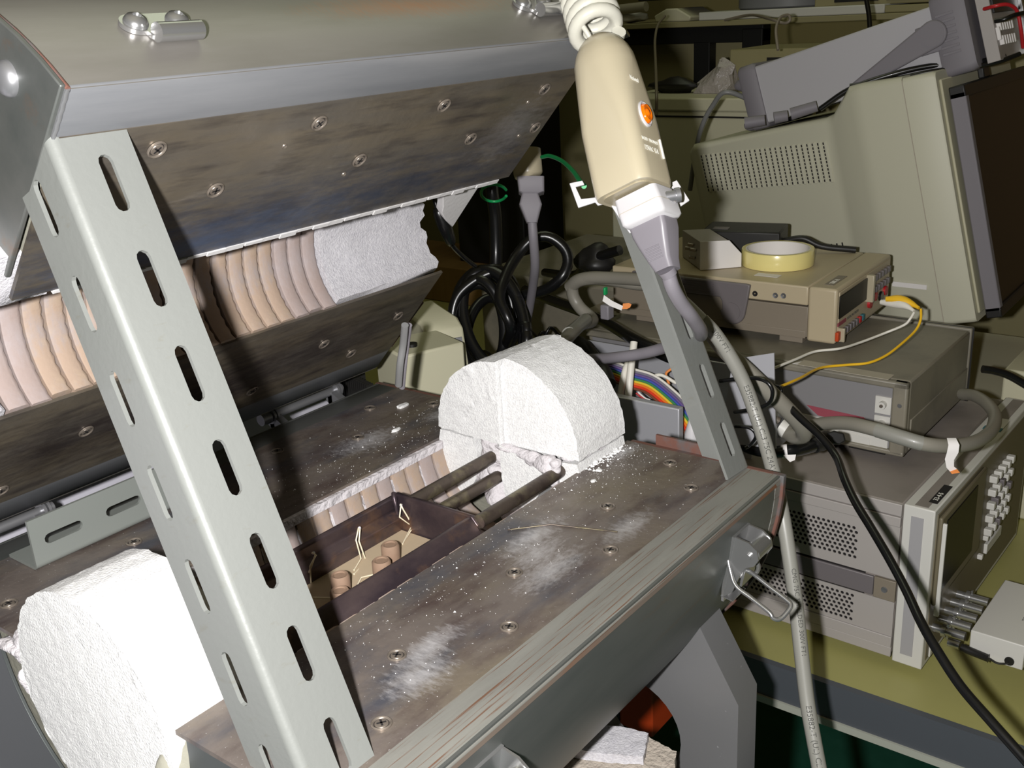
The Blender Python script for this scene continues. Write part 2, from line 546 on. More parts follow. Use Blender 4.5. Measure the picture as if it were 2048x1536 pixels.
# ------------------------------------------------------------------ the furnace
L = 0.3193
TH, HY, HZ = 0.8345, 0.1605, -0.0014
CYL = -0.0042      # axis of the lower bore
RB = 0.0476        # lower bore radius
furn = thing('tube_furnace', 'open split tube furnace of heat-stained steel with hinged lid raised', 'furnace', (0.16, 0, 0))


def screw_mesh(r=0.0040):
    mb = MB()
    mb.lathe([(r, 0.0), (r, 0.0005), (r * 0.90, 0.0008), (r * 0.78, 0.0006), (r * 0.72, 0.0002)], Matrix.Identity(4), 24)
    mb.lathe([(r * 0.66, 0.0002), (r * 0.62, 0.0005), (r * 0.5, 0.0006), (0, 0.0006)], Matrix.Identity(4), 24)
    n0 = len(mb.f)
    mb.lathe([(r * 0.72, 0.00022), (r * 0.66, 0.00022)], Matrix.Identity(4), 24)
    mb.box((-r * 0.45, -r * 0.10, 0.0005), (r * 0.45, r * 0.10, 0.00068))
    mb.box((-r * 0.10, -r * 0.45, 0.0005), (r * 0.10, r * 0.45, 0.00068))
    me = mb.mesh('screw', 40)
    me.materials.append(M_screw)
    me.materials.append(M_dark)
    for k, p in enumerate(me.polygons):
        if k >= n0:
            p.material_index = 1
    return me


SCREW = screw_mesh()


def put(me, name, parent, M, local=False):
    o = bpy.data.objects.new(name, me)
    COL.objects.link(o)
    o.parent = parent
    if 'inv' in parent:
        o.matrix_parent_inverse = Matrix.Translation(-Vector(parent['inv']))
    o.matrix_basis = M
    return o


# lower body: half-round sheet shell with a far end disc
W2 = 0.150
mb = MB()
N = 40
prof = [(0.0, W2 - 0.0015), (L - 0.004, W2 - 0.0015), (L - 0.004, W2), (0.0, W2)]
mb.ring(prof, 180, 360, N)
base = obj('base_shell', mb, M_shell, furn, smooth=40)
OFF = Vector((0.16, 0, 0))


def part(name, m_, mt, parent=None, **k):
    """sub-part of base/lid whose own origin is the furnace origin offset"""
    o = obj(name, m_, mt, None, **k)
    par = parent or base
    o.parent = par
    if par is base:
        o.matrix_parent_inverse = Matrix.Identity(4)
    return o


# far end disc, with rust-primer rim
mb = MB()
pts = [(-(W2 + 0.0022) * cos(radians(a)), -(W2 + 0.0022) * sin(radians(a))) for a in range(0, 181, 5)]
inner = [(CYL + 0.052 * cos(radians(a)), -0.052 * sin(radians(a))) for a in range(0, 181, 12)]
poly = pts + [(x, z) for x, z in inner]
mb.prismx(poly, L - 0.004, L)
part('end_plate', mb, M_rim, label='far end plate with rust-primer rim', bev=0.0006)
mb = MB().ring([(L - 0.0105, W2 - 0.0035), (L - 0.004, W2 - 0.0035), (L - 0.004, W2 + 0.0006), (L - 0.0095, W2 + 0.0003)], 181, 359, N)
part('weld_bead', mb, M_greypaint, smooth=40)
# rust coloured steel off-cut on the end plate's edge
part('edge_flange', MB().box((L - 0.0005, -0.118, -0.0105), (L + 0.0012, -0.072, 0.0062)), M_rim, label='rust-brown upstanding edge of the end plate')

npoly = [(-(W2 - 0.002) * cos(radians(a)), -0.001 - (W2 - 0.003) * sin(radians(a))) for a in range(0, 181, 5)]
npoly += [(0.0785 * cos(radians(a)), -0.001 - 0.079 * sin(radians(a))) for a in range(0, 91, 6)] + [(-0.0590 * cos(radians(a)) - 0.001, -0.001 - 0.079 * sin(radians(a))) for a in range(84, -1, -6)]
part('end_plate', MB().prismx(npoly, 0.0005, 0.0022), M_endn, label='near end plate with a rough half-round cut-out', bev=0.0003)
part('rust_line', MB().box((0.0, -0.15025, -0.0048), (L - 0.004, -0.1490, -0.0024)), M_rustline, label='rusty crease under the edge strip')

# painted strips and stained face plates (lower half)
TP = 0.0016


def strip(y0, y1, x0, x1, z0, z1):
    return MB().box((x0, y0, z0), (x1, y1, z1))


part('edge_strip', MB().prismx([(-0.1285, -0.001), (-0.1285, 0.0), (-0.1480, 0.0), (-0.1496, -0.0005), (-0.1503, -0.0016), (-0.1503, -0.0024), (-0.1490, -0.0024)], 0, L - 0.004),
     M_greypaint, label='worn grey painted edge strip with rust streaks', smooth=60)
part('edge_strip', MB().prismx([(0.1300, -0.001), (0.1300, 0.0), (0.1480, 0.0), (0.1500, -0.002), (0.1500, -0.008), (0.1488, -0.008), (0.1478, -0.002)], 0, L - 0.004),
     M_shell, smooth=60)
pf = part('face_plate', MB().box((0, -0.1286, -TP), (L - 0.0042, -0.0549, 0.0004)), M_dust, label='stained front face plate dusted with white powder')
pb = part('face_plate', MB().box((0, 0.0454, -TP), (L - 0.0042, 0.1302, 0.0004)), M_dust, label='stained rear face plate dusted with white powder')
scr = [(0.0448, -0.1164), (0.0794, -0.0915), (0.1202, -0.1170), (0.1977, -0.1175), (0.2766, -0.1176), (0.2357, -0.0919), (0.2990, -0.0925), (0.157, -0.0918), (0.0121, 0.0863),
       (0.0448, 0.1165), (0.0790, 0.089), (0.1202, 0.1165), (0.157, 0.0885), (0.1957, 0.1161), (0.2357, 0.0885), (0.2763, 0.1182), (0.3029, 0.0861)]
for x, y in scr:
    o = put(SCREW, 'screw', base, Matrix.Translation((x, y, 0.0005)) @ Matrix.Rotation(random.random() * 3, 4, 'Z'))

# lining of the lower half: insulation body, half-ring tiles
mb = MB().ring([(0.0035, RB + 0.0145), (0.312, RB + 0.0145), (0.312, W2 - 0.0025), (0.0035, W2 - 0.0025)], 181, 359, 30, 0.0, -0.002)
part('insulation', mb, M_board, smooth=30)
part('wool_fringe', MB().box((0.035, 0.0425, -0.006), (0.262, 0.0462, -0.0012)), M_wool)


def tile_mesh(pitch, ri, ro, a0, a1, n=36, mt=None, tooth=0.0009):
    """half-ring tile; its far edge is nicked in small teeth as the extruded blanks are"""
    x0, x1 = 0.0, pitch - 0.00055
    mb = MB()
    m = 7
    for i in range(n + 1):
        a = radians(a0 + (a1 - a0) * i / n)
        k = tooth * (i % 2)
        for x, r in ((x0, ri + 0.0005), (x0 + 0.0008, ri), (x1 - 0.0022, ri), (x1 - 0.0010 - k * 0.5, ri + 0.0005), (x1 - k, ri + 0.0013), (x1 - k * 0.5, ro), (x0, ro)):
            mb.v.append((x, r * cos(a), r * sin(a)))
    for i in range(n):
        for k in range(m):
            mb.f.append((i * m + k, i * m + (k + 1) % m, (i + 1) * m + (k + 1) % m, (i + 1) * m + k))
    mb.f.append(tuple(range(m)))
    mb.f.append(tuple(n * m + k for k in range(m - 1, -1, -1)))
    me = mb.mesh('tile', 35)
    me.materials.append(mt)
    return me


TL = [tile_mesh(0.0120, RB, RB + 0.0145, 181.5, 358.5, 36, M_tile, 0.0004), tile_mesh(0.0120, RB, RB + 0.0145, 181.8, 358.2, 36, M_tile2, 0.0003)]
for i in range(19):
    x = 0.0370 + 0.0120 * i
    s_ = 1 + random.uniform(-0.008, 0.004)
    M = Matrix.Translation((x, CYL, 0.0005 * random.random() - 0.0009)) @ Matrix.Rotation(radians(random.uniform(-0.7, 0.7)), 4, 'X') @ Matrix.Diagonal((1, s_, s_, 1))
    put(TL[(i % 3 == 2) * 1], 'tile', base, M)
    # ragged paper-white filler in every other joint
    if i % 2:
        j = part('joint_filler', MB().ring([(x - 0.0004, RB + 0.0004), (x + 0.0004, RB + 0.0004), (x + 0.0004, RB + 0.004), (x - 0.0004, RB + 0.004)], 190, 350, 20, CYL, -0.001), M_wool)

# lid ------------------------------------------------------------------
lid_o = None
LX0, LX1, WL = 0.0127, 0.3171, 0.1455
mb = MB()
mb.ring([(LX0, WL - 0.0015), (LX1, WL - 0.0015), (LX1, WL), (LX0, WL)], 0, 180, N)
H = Vector((0, HY, HZ))
RL = Matrix.Rotation(-TH, 4, 'X')
lid = bpy.data.objects.new('lid_shell', mb.mesh('lid_shell', 40))
COL.objects.link(lid)
M_lidshell = mat('lid_shell_steel', srgb(138, 134, 130), 0.36, 0.45, (600, 0.08, 0.0002),
                 [(srgb(120, 117, 110), 14, 0.4, 0.7, (0.4, 2, 2))], spots=[((0.205, -0.141, 0.034), (0.085, 0.02, 0.013), srgb(160, 112, 84), 0.9, (90, 10, 10)), ((0.27, -0.140, 0.045), (0.05, 0.02, 0.010), srgb(150, 112, 88), 0.6, (90, 10, 10))])
lid.data.materials.append(M_lidshell)
lid.parent = furn
lid.matrix_basis = Matrix.Translation(H) @ RL @ Matrix.Translation(-H)
lid.matrix_parent_inverse = Matrix.Translation(-OFF)
LM = Matrix.Translation(H) @ RL @ Matrix.Translation(-H)


def lpart(name, m_, mt, **k):
    o = obj(name, m_, mt, None, **k)
    o.parent = lid
    return o


# end walls of the lid: half discs with a half-round cut for the tube
RLI = 0.0425
for (xa, xb, mt, lb) in ((LX0 - 0.0035, LX0 - 0.0015, M_shell, 'near end plate of the lid, bare grey steel'), (LX1 + 0.0002, LX1 + 0.0018, M_rim, 'far end plate of the lid')):
    poly = [(-(WL + 0.001) * cos(radians(a)), 0.0005 + (WL + 0.001) * sin(radians(a))) for a in range(0, 181, 5)]
    poly += [(0.056 * cos(radians(a)), 0.0005 + 0.056 * sin(radians(a))) for a in range(0, 181, 12)]
    lpart('end_plate', MB().prismx(poly, xa, xb), mt, label=lb, bev=0.0005)
lpart('weld_seam', MB().tube([(LX0 - 0.001, -WL * cos(radians(a)), WL * sin(radians(a))) for a in range(0, 181, 4)], 0.0009, 6), M_rim, smooth=60)
lpart('weld_seam', MB().tube([(LX0 - 0.001, y, 0.0002 + 0.0003 * (k % 2)) for k, y in enumerate(np.linspace(-WL, -0.118, 14))], 0.0009, 6), M_zinc, smooth=60)
# strips
lpart('edge_strip', MB().prismx([(-0.1250, 0.001), (-0.1250, -0.0002), (-0.1450, -0.0002), (-0.1457, 0.0004), (-0.1457, 0.0012), (-0.1445, 0.0012)], LX0, LX1), M_lidstrip, smooth=60,
      label='bare grey front edge strip of the lid')
lpart('edge_strip', MB().prismx([(0.1234, 0.001), (0.1234, -0.0002), (0.1440, -0.0002), (0.1458, 0.0018), (0.1458, 0.006), (0.1445, 0.006), (0.1440, 0.001)], LX0, LX1), M_lidstrip, smooth=60)
# wavy cut lower edge of the front face plate (its boundary to the strip is uneven)
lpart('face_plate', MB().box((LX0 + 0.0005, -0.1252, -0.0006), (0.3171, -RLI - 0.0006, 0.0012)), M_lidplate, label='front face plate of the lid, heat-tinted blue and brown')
lpart('face_plate', MB().box((LX0 + 0.0005, RLI - 0.0002, -0.0006), (0.3171, 0.1236, 0.0012)), M_lidplate, label='rear face plate of the lid, dark heat-tinted')
SC2 = SCREW
for x, y in [(0.0536, -0.1131), (0.1315, -0.1138), (0.2105, -0.1129), (0.2909, -0.1132), (0.0904, -0.0841), (0.1708, -0.0851), (0.2508, -0.0848), (0.3080, -0.0835),
             (0.0378, 0.1096), (0.0756, 0.0805), (0.1150, 0.1070), (0.1540, 0.0800), (0.1897, 0.1057), (0.2337, 0.0800), (0.2708, 0.1064), (0.2978, 0.0786)]:
    put(SCREW, 'screw', lid, Matrix.Translation((x, y, -0.0008)) @ Matrix.Rotation(pi, 4, 'X') @ Matrix.Rotation(random.random() * 3, 4, 'Z'))
for x, y in ((0.1655, -0.077), (0.2835, -0.105), (0.297, -0.079), (0.118, -0.103)):
    lpart('punch_mark', MB().lathe([(0.0013, 0), (0.0011, -0.0004), (0.0006, -0.0001), (0, 0)], Matrix.Translation((x, y, -0.0006)), 12), M_screw, smooth=60)
# tiles of the lid
TU = [tile_mesh(0.0103, 0.0402, 0.056, 1.5, 178.5, 44, M_tile), tile_mesh(0.0103, 0.0402, 0.056, 1.0, 178.2, 44, M_tile2, 0.0004)]
lpart('joint_shade_sheet', MB().ring([(0.031, 0.0565), (0.226, 0.0565), (0.226, 0.0569), (0.031, 0.0569)], 2, 178, 20), M_dark)  # added dark sheet, puts shade into the gaps between the lid tiles
for i in range(19):
    x = 0.0298 + 0.0103 * i
    s_ = 1 + random.uniform(-0.010, 0.006)
    M = Matrix.Translation((x, 0.0, 0.0006 * random.random())) @ Matrix.Rotation(radians(random.uniform(-0.7, 0.7)), 4, 'X') @ Matrix.Diagonal((1, s_, s_, 1))
    put(TU[1 if i in (0, 1, 16, 17, 18) else 0], 'tile', lid, M)
lpart('insulation', MB().ring([(LX0 + 0.002, 0.057), (LX1 - 0.001, 0.057), (LX1 - 0.001, WL - 0.003), (LX0 + 0.002, WL - 0.003)], 1, 179, 24), M_board, smooth=30)
for i in range(27):
    x = 0.030 + 0.0103 * i
    lpart('white_fringe', MB().box((x, -RLI - 0.0006, -0.0010 - 0.0004 * (i % 2)), (x + 0.0098, -RLI + 0.0012 + 0.0005 * ((i * 7) % 3), 0.0013)), M_boardw)


def rough_ring(x0, x1, ri, ro, a0, a1, nx=14, na=28, amp=0.0012, cy=0, cz=0, seed=1, ragged=0.003):
    rnd = random.Random(seed)
    mb = MB()
    gi = [[None] * (na + 1) for _ in range(nx + 1)]
    rag = [rnd.uniform(-ragged, ragged) for _ in range(na + 1)]
    vs, fs = [], []
    for i in range(nx + 1):
        for k in range(na + 1):
            a = radians(a0 + (a1 - a0) * k / na)
            x = x0 + (x1 - x0) * i / nx + (rag[k] if i == nx else 0)
            r = ri + rnd.uniform(-amp, amp) * (1 if 0 < i else 0.3)
            vs.append((x, cy + r * cos(a), cz + r * sin(a)))
    o2 = len(vs)
    for i in (0, nx):
        for k in range(na + 1):
            a = radians(a0 + (a1 - a0) * k / na)
            vs.append(((x0 if i == 0 else x1 + rag[k]), cy + ro * cos(a), cz + ro * sin(a)))
    W_ = na + 1
    for i in range(nx):
        for k in range(na):
            fs.append((i * W_ + k, i * W_ + k + 1, (i + 1) * W_ + k + 1, (i + 1) * W_ + k))
    for k in range(na):
        fs.append((k, k + 1, o2 + k + 1, o2 + k))
        fs.append((nx * W_ + k, nx * W_ + k + 1, o2 + W_ + k + 1, o2 + W_ + k))
        fs.append((o2 + k, o2 + k + 1, o2 + W_ + k + 1, o2 + W_ + k))
    for e in (0, na):
        fs.append(tuple([i * W_ + e for i in range(nx + 1)] + [o2 + W_ + e, o2 + e]))
    mb.add(vs, fs)
    return mb


lpart('foam_lining', rough_ring(0.2262, 0.3140, 0.0385, 0.0555, 3, 146, amp=0.0007), M_foam2, smooth=80, label='rough white foam lining at the far end')
lpart('foam_lining', rough_ring(-0.002, 0.0292, 0.0385, 0.066, 2, 178, amp=0.0009, nx=8, seed=4), M_foam2, smooth=80, label='rough white foam lining at the near end')
lpart('insulation_board', MB().prism([(0.2796, -0.0300), (0.2960, -0.036), (0.3170, -0.0300), (0.3178, -0.0200), (0.3188, 0.0143), (0.3060, 0.0050), (0.2960, -0.0040), (0.2931, -0.0100), (0.2860, -0.0200)], 0.012, 0.018), M_boardw, bev=0.0006,
      label='flat white insulation board at the far end')

# round-head screw on the lid's near end plate
mb = MB().lathe([(0.0060, 0), (0.0058, 0.0014), (0.0047, 0.0028), (0.0030, 0.0037), (0.0013, 0.0039), (0.0011, 0.0030), (0, 0.0030)],
                LM.inverted() @ frame((LX0 - 0.0035, -0.0142, 0.2297), (0, 1, 0), (0, 0, 1)) @ Matrix.Rotation(pi, 4, 'Y'), 28)
lpart('dome_screw', mb, M_zinc, smooth=50, label='zinc dome-head screw on the near end plate')


# two strike plates (keepers) on the lid shell
def keeper(xc, s=1.0):
    """hook plate on the lid's front shell, angle position phi"""
    ph = radians(10.8)
    O = Vector((xc, -WL * cos(ph), WL * sin(ph)))
    e = Vector((0, -cos(ph), sin(ph)))      # outward
    t = Vector((0, -sin(ph), -cos(ph)))     # towards the parting plane
    F = frame(O, (1, 0, 0), t)
    # frame z = x cross t = outward or inward
    if F.col[2].to_3d().dot(e) < 0:
        F = F @ Matrix.Diagonal((1, 1, -1, 1))
    mb = MB()
    out = []
    for a in range(90, 271, 15):
        out.append((-0.0085 + 0.0056 * cos(radians(a)), -0.001 + 0.0056 * sin(radians(a))))
    for a in range(-90, 91, 15):
        out.append((0.0085 + 0.0056 * cos(radians(a)), -0.001 + 0.0056 * sin(radians(a))))
    mb.prism(out, 0.0001, 0.0016, F)
    mb.prism([(-0.0075, 0.002), (0.0110, 0.002), (0.0110, 0.0075), (-0.0075, 0.0075)], 0.0001, 0.0016, F)
    # rolled hook barrel
    ax0, ax1 = F @ Vector((-0.0070, 0.0085, 0.0034)), F @ Vector((0.0110, 0.0085, 0.0034))
    mb.cyl(ax0, ax1, 0.0034, n=20)
    kp = lpart('catch_keeper', mb, M_chrome, smooth=35, label='chromed hook plate for the toggle catch')
    for sx in (-0.0085, 0.0085):
        m2 = MB().lathe([(0.0044, 0.0016), (0.0043, 0.0024), (0.0034, 0.0038), (0.0016, 0.0046), (0.0012, 0.0038), (0, 0.0037)], F @ Matrix.Translation((sx, -0.001, 0)), 18)
        o = obj('screw', m2, M_chrome, None, smooth=45)
        o.parent = lid
    return kp


keeper(0.0625)
keeper(0.2857)

# ------------------------------------------------------------------ hinges at the back
for (xa, xb) in ((0.225, 0.292), (0.020, 0.0775)):
    mb = MB()
    mb.cyl((xa, HY + 0.001, 0.0025), (xb, HY + 0.001, 0.0025), 0.0028, n=14)
    for xx in (xa + 0.006, xb - 0.005):
        for d in (-0.0022, 0.0005):
            mb.cyl((xx + d, HY + 0.001, 0.0025), (xx + d + 0.0017, HY + 0.001, 0.0025), 0.0052, n=16)
    mb.cyl((xa - 0.004, HY + 0.001, 0.0025), (xa + 0.003, HY + 0.001, 0.0025), 0.0040, n=14)
    for xx in (xa + 0.004, xb - 0.012):
        mb.prismx([(0.1495, -0.012), (0.1495, -0.002), (HY - 0.002, 0.003), (HY + 0.004, 0.002), (HY + 0.004, -0.004)], xx, xx + 0.006)
        mb.box((xx, HY - 0.002, -0.05), (xx + 0.006, HY + 0.002, 0.001))
    o = obj('hinge', mb, M_zinc, furn, smooth=40)

# ------------------------------------------------------------------ legs of the furnace
for (xa, xb) in ((0.258, 0.2805), (0.030, 0.0525)):
    out = [(-0.120, -0.083), (-0.1330, -0.0685), (-0.1560, -0.1085), (-0.1560, -0.236), (0.156, -0.236), (0.156, -0.1085), (0.133, -0.0685), (0.120, -0.083)]
    out += [((W2 + 0.0008) * sin(radians(a)), -(W2 + 0.0008) * cos(radians(a))) for a in range(50, -51, -5)]
    me = plate(out, [circ(-0.0905, -0.1485 - 0.0, 0.0315, 32)], xb - xa)
    mb = MB()
    T = Matrix(((0, 0, 1, (xa + xb) / 2), (1, 0, 0, 0), (0, 1, 0, 0), (0, 0, 0, 1)))
    addmesh(mb, me, T)
    lg = obj('leg', mb, M_leg, furn, smooth=30)
    bpy.data.meshes.remove(me)

# ------------------------------------------------------------------ toggle catch on the front shell
tc_ = MB()
O = Vector((0.2690, -0.1492, -0.0125))
e = Vector((0, -0.985, -0.17))
t = Vector((0, 0.17, -0.985))
F = frame(O, (1, 0, 0), t)
if F.col[2].to_3d().dot(e) < 0:
    F = F @ Matrix.Diagonal((1, 1, -1, 1))
tc_.prism([(-0.009, -0.001), (0.009, -0.001), (0.009, 0.030), (0.006, 0.040), (-0.006, 0.040), (-0.009, 0.030)], 0.0002, 0.0016, F)
side = [(-0.001, 0.0016), (-0.001, 0.0090), (0.0015, 0.0140), (0.006, 0.0158), (0.0105, 0.0142), (0.0135, 0.0100), (0.0200, 0.0080), (0.0300, 0.0060), (0.0360, 0.0016)]
for sx in (-0.0085, 0.0073):
    S = F @ Matrix(((0, 0, 1, sx), (1, 0, 0, 0), (0, 1, 0, 0), (0, 0, 0, 1)))
    tc_.prism(side, 0, 0.0012, S)
tc_.cyl(F @ Vector((-0.0073, 0.0055, 0.0108)), F @ Vector((0.0073, 0.0055, 0.0108)), 0.0048, n=22)
tc_.cyl(F @ Vector((-0.0102, 0.0060, 0.0105)), F @ Vector((-0.0084, 0.0060, 0.0105)), 0.0016, n=14)
tc_.prism([(-0.0075, 0.036), (0.0075, 0.036), (0.0075, 0.0365), (-0.0075, 0.0365)], 0.0, 0.007, F)
tc_.prism([(-0.0060, 0.012), (0.0060, 0.012), (0.0070, 0.026), (-0.0070, 0.026)], 0.0085, 0.0097, F)
tc = obj('toggle_catch', tc_, M_chrome, furn, smooth=35, label='chromed toggle catch on the front shell')
pw = [F @ Vector(q) for q in ((-0.0095, 0.0065, 0.0065), (-0.0100, 0.0090, 0.0085), (-0.0100, 0.0215, 0.0085), (-0.0095, 0.0250, 0.0120))]
loop = [at(1459, 1104, 0.535), at(1455, 1112, 0.532), at(1463, 1150, 0.530), at(1474, 1174, 0.527)] + [at(1500, 1194, 0.523), at(1538, 1224, 0.517), at(1546, 1236, 0.516), at(1560, 1238, 0.516),
        at(1576, 1222, 0.517), at(1582, 1210, 0.518), at(1574, 1200, 0.520), at(1540, 1174, 0.527), at(1512, 1152, 0.533), at(1497, 1140, 0.537), at(1490, 1128, 0.540), at(1494, 1117, 0.541), at(1506, 1118, 0.540),
        at(1517, 1131, 0.538), at(1512, 1146, 0.536), at(1498, 1143, 0.537), at(1497, 1128, 0.540)]
handle = obj('handle', MB().tube(spline(loop, 5), 0.00112, 10), M_chrome, None, smooth=60, label='bent wire handle loop')
handle.parent = tc

# second catch near the front end: only the top of its housing enters the frame
t2 = MB()
F2 = Matrix.Translation((-0.206, 0, 0)) @ F
t2.prism([(-0.009, -0.001), (0.009, -0.001), (0.009, 0.030), (-0.009, 0.030)], 0.0002, 0.0016, F2)
for sx in (-0.0085, 0.0073):
    S = F2 @ Matrix(((0, 0, 1, sx), (1, 0, 0, 0), (0, 1, 0, 0), (0, 0, 0, 1)))
    t2.prism(side, 0, 0.0012, S)
t2.cyl(F2 @ Vector((-0.0073, 0.0055, 0.0108)), F2 @ Vector((0.0073, 0.0055, 0.0108)), 0.0048, n=22)
obj('toggle_catch', t2, M_chrome, furn, smooth=35)

# ------------------------------------------------------------------ slotted angle bars
SL = 0.25


def angle_mesh(w1, w2, length, slots, off1, off2, sgn=1, th=0.0016, rb=0.0032, name='slotted_angle'):
    """local: Z = along the bar, flange 1 along +X*sgn in plane y = 0, flange 2 along +Y in plane x = 0; rounded outer bend"""
    mb = MB()
    a = plate([(rb, 0), (w1, 0), (w1, length), (rb, length)], [slot(off1, s_, 0.0200, 0.0052, pi / 2) for s_ in slots], th)
    addmesh(mb, a, Matrix(((sgn, 0, 0, 0), (0, 0, 1, th / 2), (0, 1, 0, 0), (0, 0, 0, 1))))
    b = plate([(rb, 0), (w2, 0), (w2, length), (rb, length)], [slot(off2, s_, 0.0200, 0.0052, pi / 2) for s_ in slots], th)
    addmesh(mb, b, Matrix(((0, 0, sgn, sgn * th / 2), (1, 0, 0, 0), (0, 1, 0, 0), (0, 0, 0, 1))))
    arc = []
    for k in range(9):
        t = pi / 2 * k / 8
        arc.append((rb - rb * sin(t), rb - rb * cos(t)))
    for k in range(8, -1, -1):
        t = pi / 2 * k / 8
        arc.append((rb - (rb - th) * sin(t), rb - (rb - th) * cos(t)))
    mb.prism([(sgn * x, y) for x, y in arc], 0, length)
    me = mb.mesh(name, 35)
    bpy.data.meshes.remove(a)
    bpy.data.meshes.remove(b)
    return me


def place_bar(me, foot, zdir, xdir, m):
    o = bpy.data.objects.new('slotted_angle', me)
    COL.objects.link(o)
    me.materials.append(m)
    z = Vector(zdir).normalized()
    x = Vector(xdir)
    x = (x - z * x.dot(z)).normalized()
    y = z.cross(x)
    o.matrix_world = Matrix(((x[0], y[0], z[0], foot[0]), (x[1], y[1], z[1], foot[1]), (x[2], y[2], z[2], foot[2]), (0, 0, 0, 1)))
    return o


sl_near = [0.0115 + 0.0338 * k for k in range(7)]
me = angle_mesh(0.0285, 0.0295, 0.2325, sl_near, 0.0165, 0.0175)
o = place_bar(me, (0.0026, -0.1262, 0.0004), (0.0068, 0.0949, 0.2088), (1, 0, 0), M_angle)
tag(o, 'near slotted grey angle bar propping up the open lid, large in the foreground', 'angle bar')
sl_far = [0.0190 + 0.0335 * k for k in range(6)]
me = angle_mesh(0.0248, 0.0262, 0.2150, sl_far, 0.0122, 0.0135, sgn=-1)
o = place_bar(me, (0.3186, -0.1310, 0.0004), (0.013, 0.0949, 0.2100), (1, 0, 0), M_angle)
tag(o, 'far slotted grey angle bar standing at the furnace corner behind the grey plug', 'angle bar')
me = angle_mesh(0.0262, 0.0262, 0.084, [0.0165 + 0.0330 * k for k in range(2)], 0.0138, 0.0138)
o = place_bar(me, (0.0356, 0.1030, 0.0008), (1, 0, 0), (0, 0, 1), M_anglerust)
# local x = up, local y should point to +Y (rear)
o.matrix_world = Matrix(((0, 0, 1, 0.0356), (0, 1, 0, 0.1030), (1, 0, 0, 0.0008), (0, 0, 0, 1)))
tag(o, 'chipped grey slotted angle lying flat on the rear face plate by the hinge', 'angle bar')

# ------------------------------------------------------------------ sample tray with rods
tray = thing('sample_tray', 'dark steel trough welded to three rods, lying in the lower furnace bore', 'tray', (0.12, -0.012, -0.03))
X0, X1, YA, YB, ZB = 0.052, 0.1905, -0.0420, 0.0165, -0.0290
obj('side_wall', MB().prismx([(YB, -0.0012), (YB - 0.0016, 0.0), (YB - 0.0042, -0.0008), (YB - 0.0034, -0.0080), (YB - 0.0066, -0.0105), (YB - 0.0085, -0.0115), (YB - 0.0060, -0.0220), (YB - 0.0035, -0.0225), (YB + 0.0006, -0.0130)], X0, X1 - 0.001),
    M_trough, tray, bev=0.0008, label='rear side wall with a folded ledge')
obj('side_wall', MB().prismx([(YA, -0.0010), (YA + 0.0030, 0.0012), (YA + 0.0050, 0.0004), (YA + 0.0052, -0.0200), (YA + 0.0040, -0.0225), (YA - 0.0036, -0.0160), (YA - 0.0046, -0.0066)], X0, X1 - 0.001),
    M_trough, tray, bev=0.0014, seg=3, label='front side wall, rounded bar')
obj('end_wall', MB().prismx([(YB, -0.0005), (YB - 0.004, 0.0012), (YA + 0.002, 0.0014), (YA - 0.002, -0.003), (YA, -0.0225), (YB, -0.0225)], X1 - 0.0016, X1 + 0.0010), M_trough, tray, bev=0.0006)
obj('weld_bead', MB().tube([(X1 - 0.001, YB - 0.002, 0.0008), (X1 - 0.003, YB - 0.004, -0.001), (X1 - 0.003, YB - 0.005, -0.008), (X1 - 0.003, YB - 0.006, -0.014)], [0.0014, 0.0016, 0.0011, 0.001], 8), M_trough, tray, smooth=60)
obj('weld_bead', MB().tube([(X1, YA + 0.002, 0.0010), (X1 - 0.001, YA + 0.003, -0.004), (X1 + 0.001, YA - 0.001, -0.012)], [0.0012, 0.0018, 0.001], 8), M_trough, tray, smooth=60)
for (y, z, xe) in ((0.0030, -0.0022, 0.262), (-0.0012, -0.0135, 0.264), (-0.0440, -0.0010, 0.307)):
    obj('rod', MB().cyl((X1 - 0.0005, y, z), (xe, y, z), 0.0037, n=18), M_rod, tray, smooth=40)
o = tag(obj('tile_slab', MB().box((X0 + 0.002, YA + 0.0045, -0.0225), (X1 - 0.002, YB - 0.0062, -0.0195)), M_floor_tile, bev=0.0005), 'cream ceramic slab lying on the bottom of the trough', 'slab')
zt = -0.0195
pel = MB().lathe([(0, 0), (0.0047, 0), (0.0048, 0.0004), (0.0047, 0.0098), (0.0040, 0.0107), (0.0031, 0.0105), (0.0029, 0.0100), (0, 0.0100)], Matrix.Identity(4), 26).mesh('ceramic_pellet', 40)
pel.materials.append(M_pellet)
for (x, y), lb in (((0.1590, -0.0105), 'tan ceramic pellet nearest the closed end of the trough'), ((0.1447, -0.0182), 'tan ceramic pellet standing second from the closed end of the trough'),
                   ((0.1236, -0.0110), 'tan ceramic pellet with wire legs behind it'), ((0.1135, -0.0215), 'tan ceramic pellet lowest in the row, half behind the front wall')):
    p_ = bpy.data.objects.new('ceramic_pellet', pel)
    COL.objects.link(p_)
    p_.location = (x, y, zt)
    tag(p_, lb, 'pellet', 'ceramic pellets in the trough')


def wire(name, pts, r, m, label, cat, group=None, k=5, n=8):
    return tag(obj(name, MB().tube(spline(pts, k) if k > 1 else [Vector(q) for q in pts], r, n), m, smooth=70), label, cat, group)


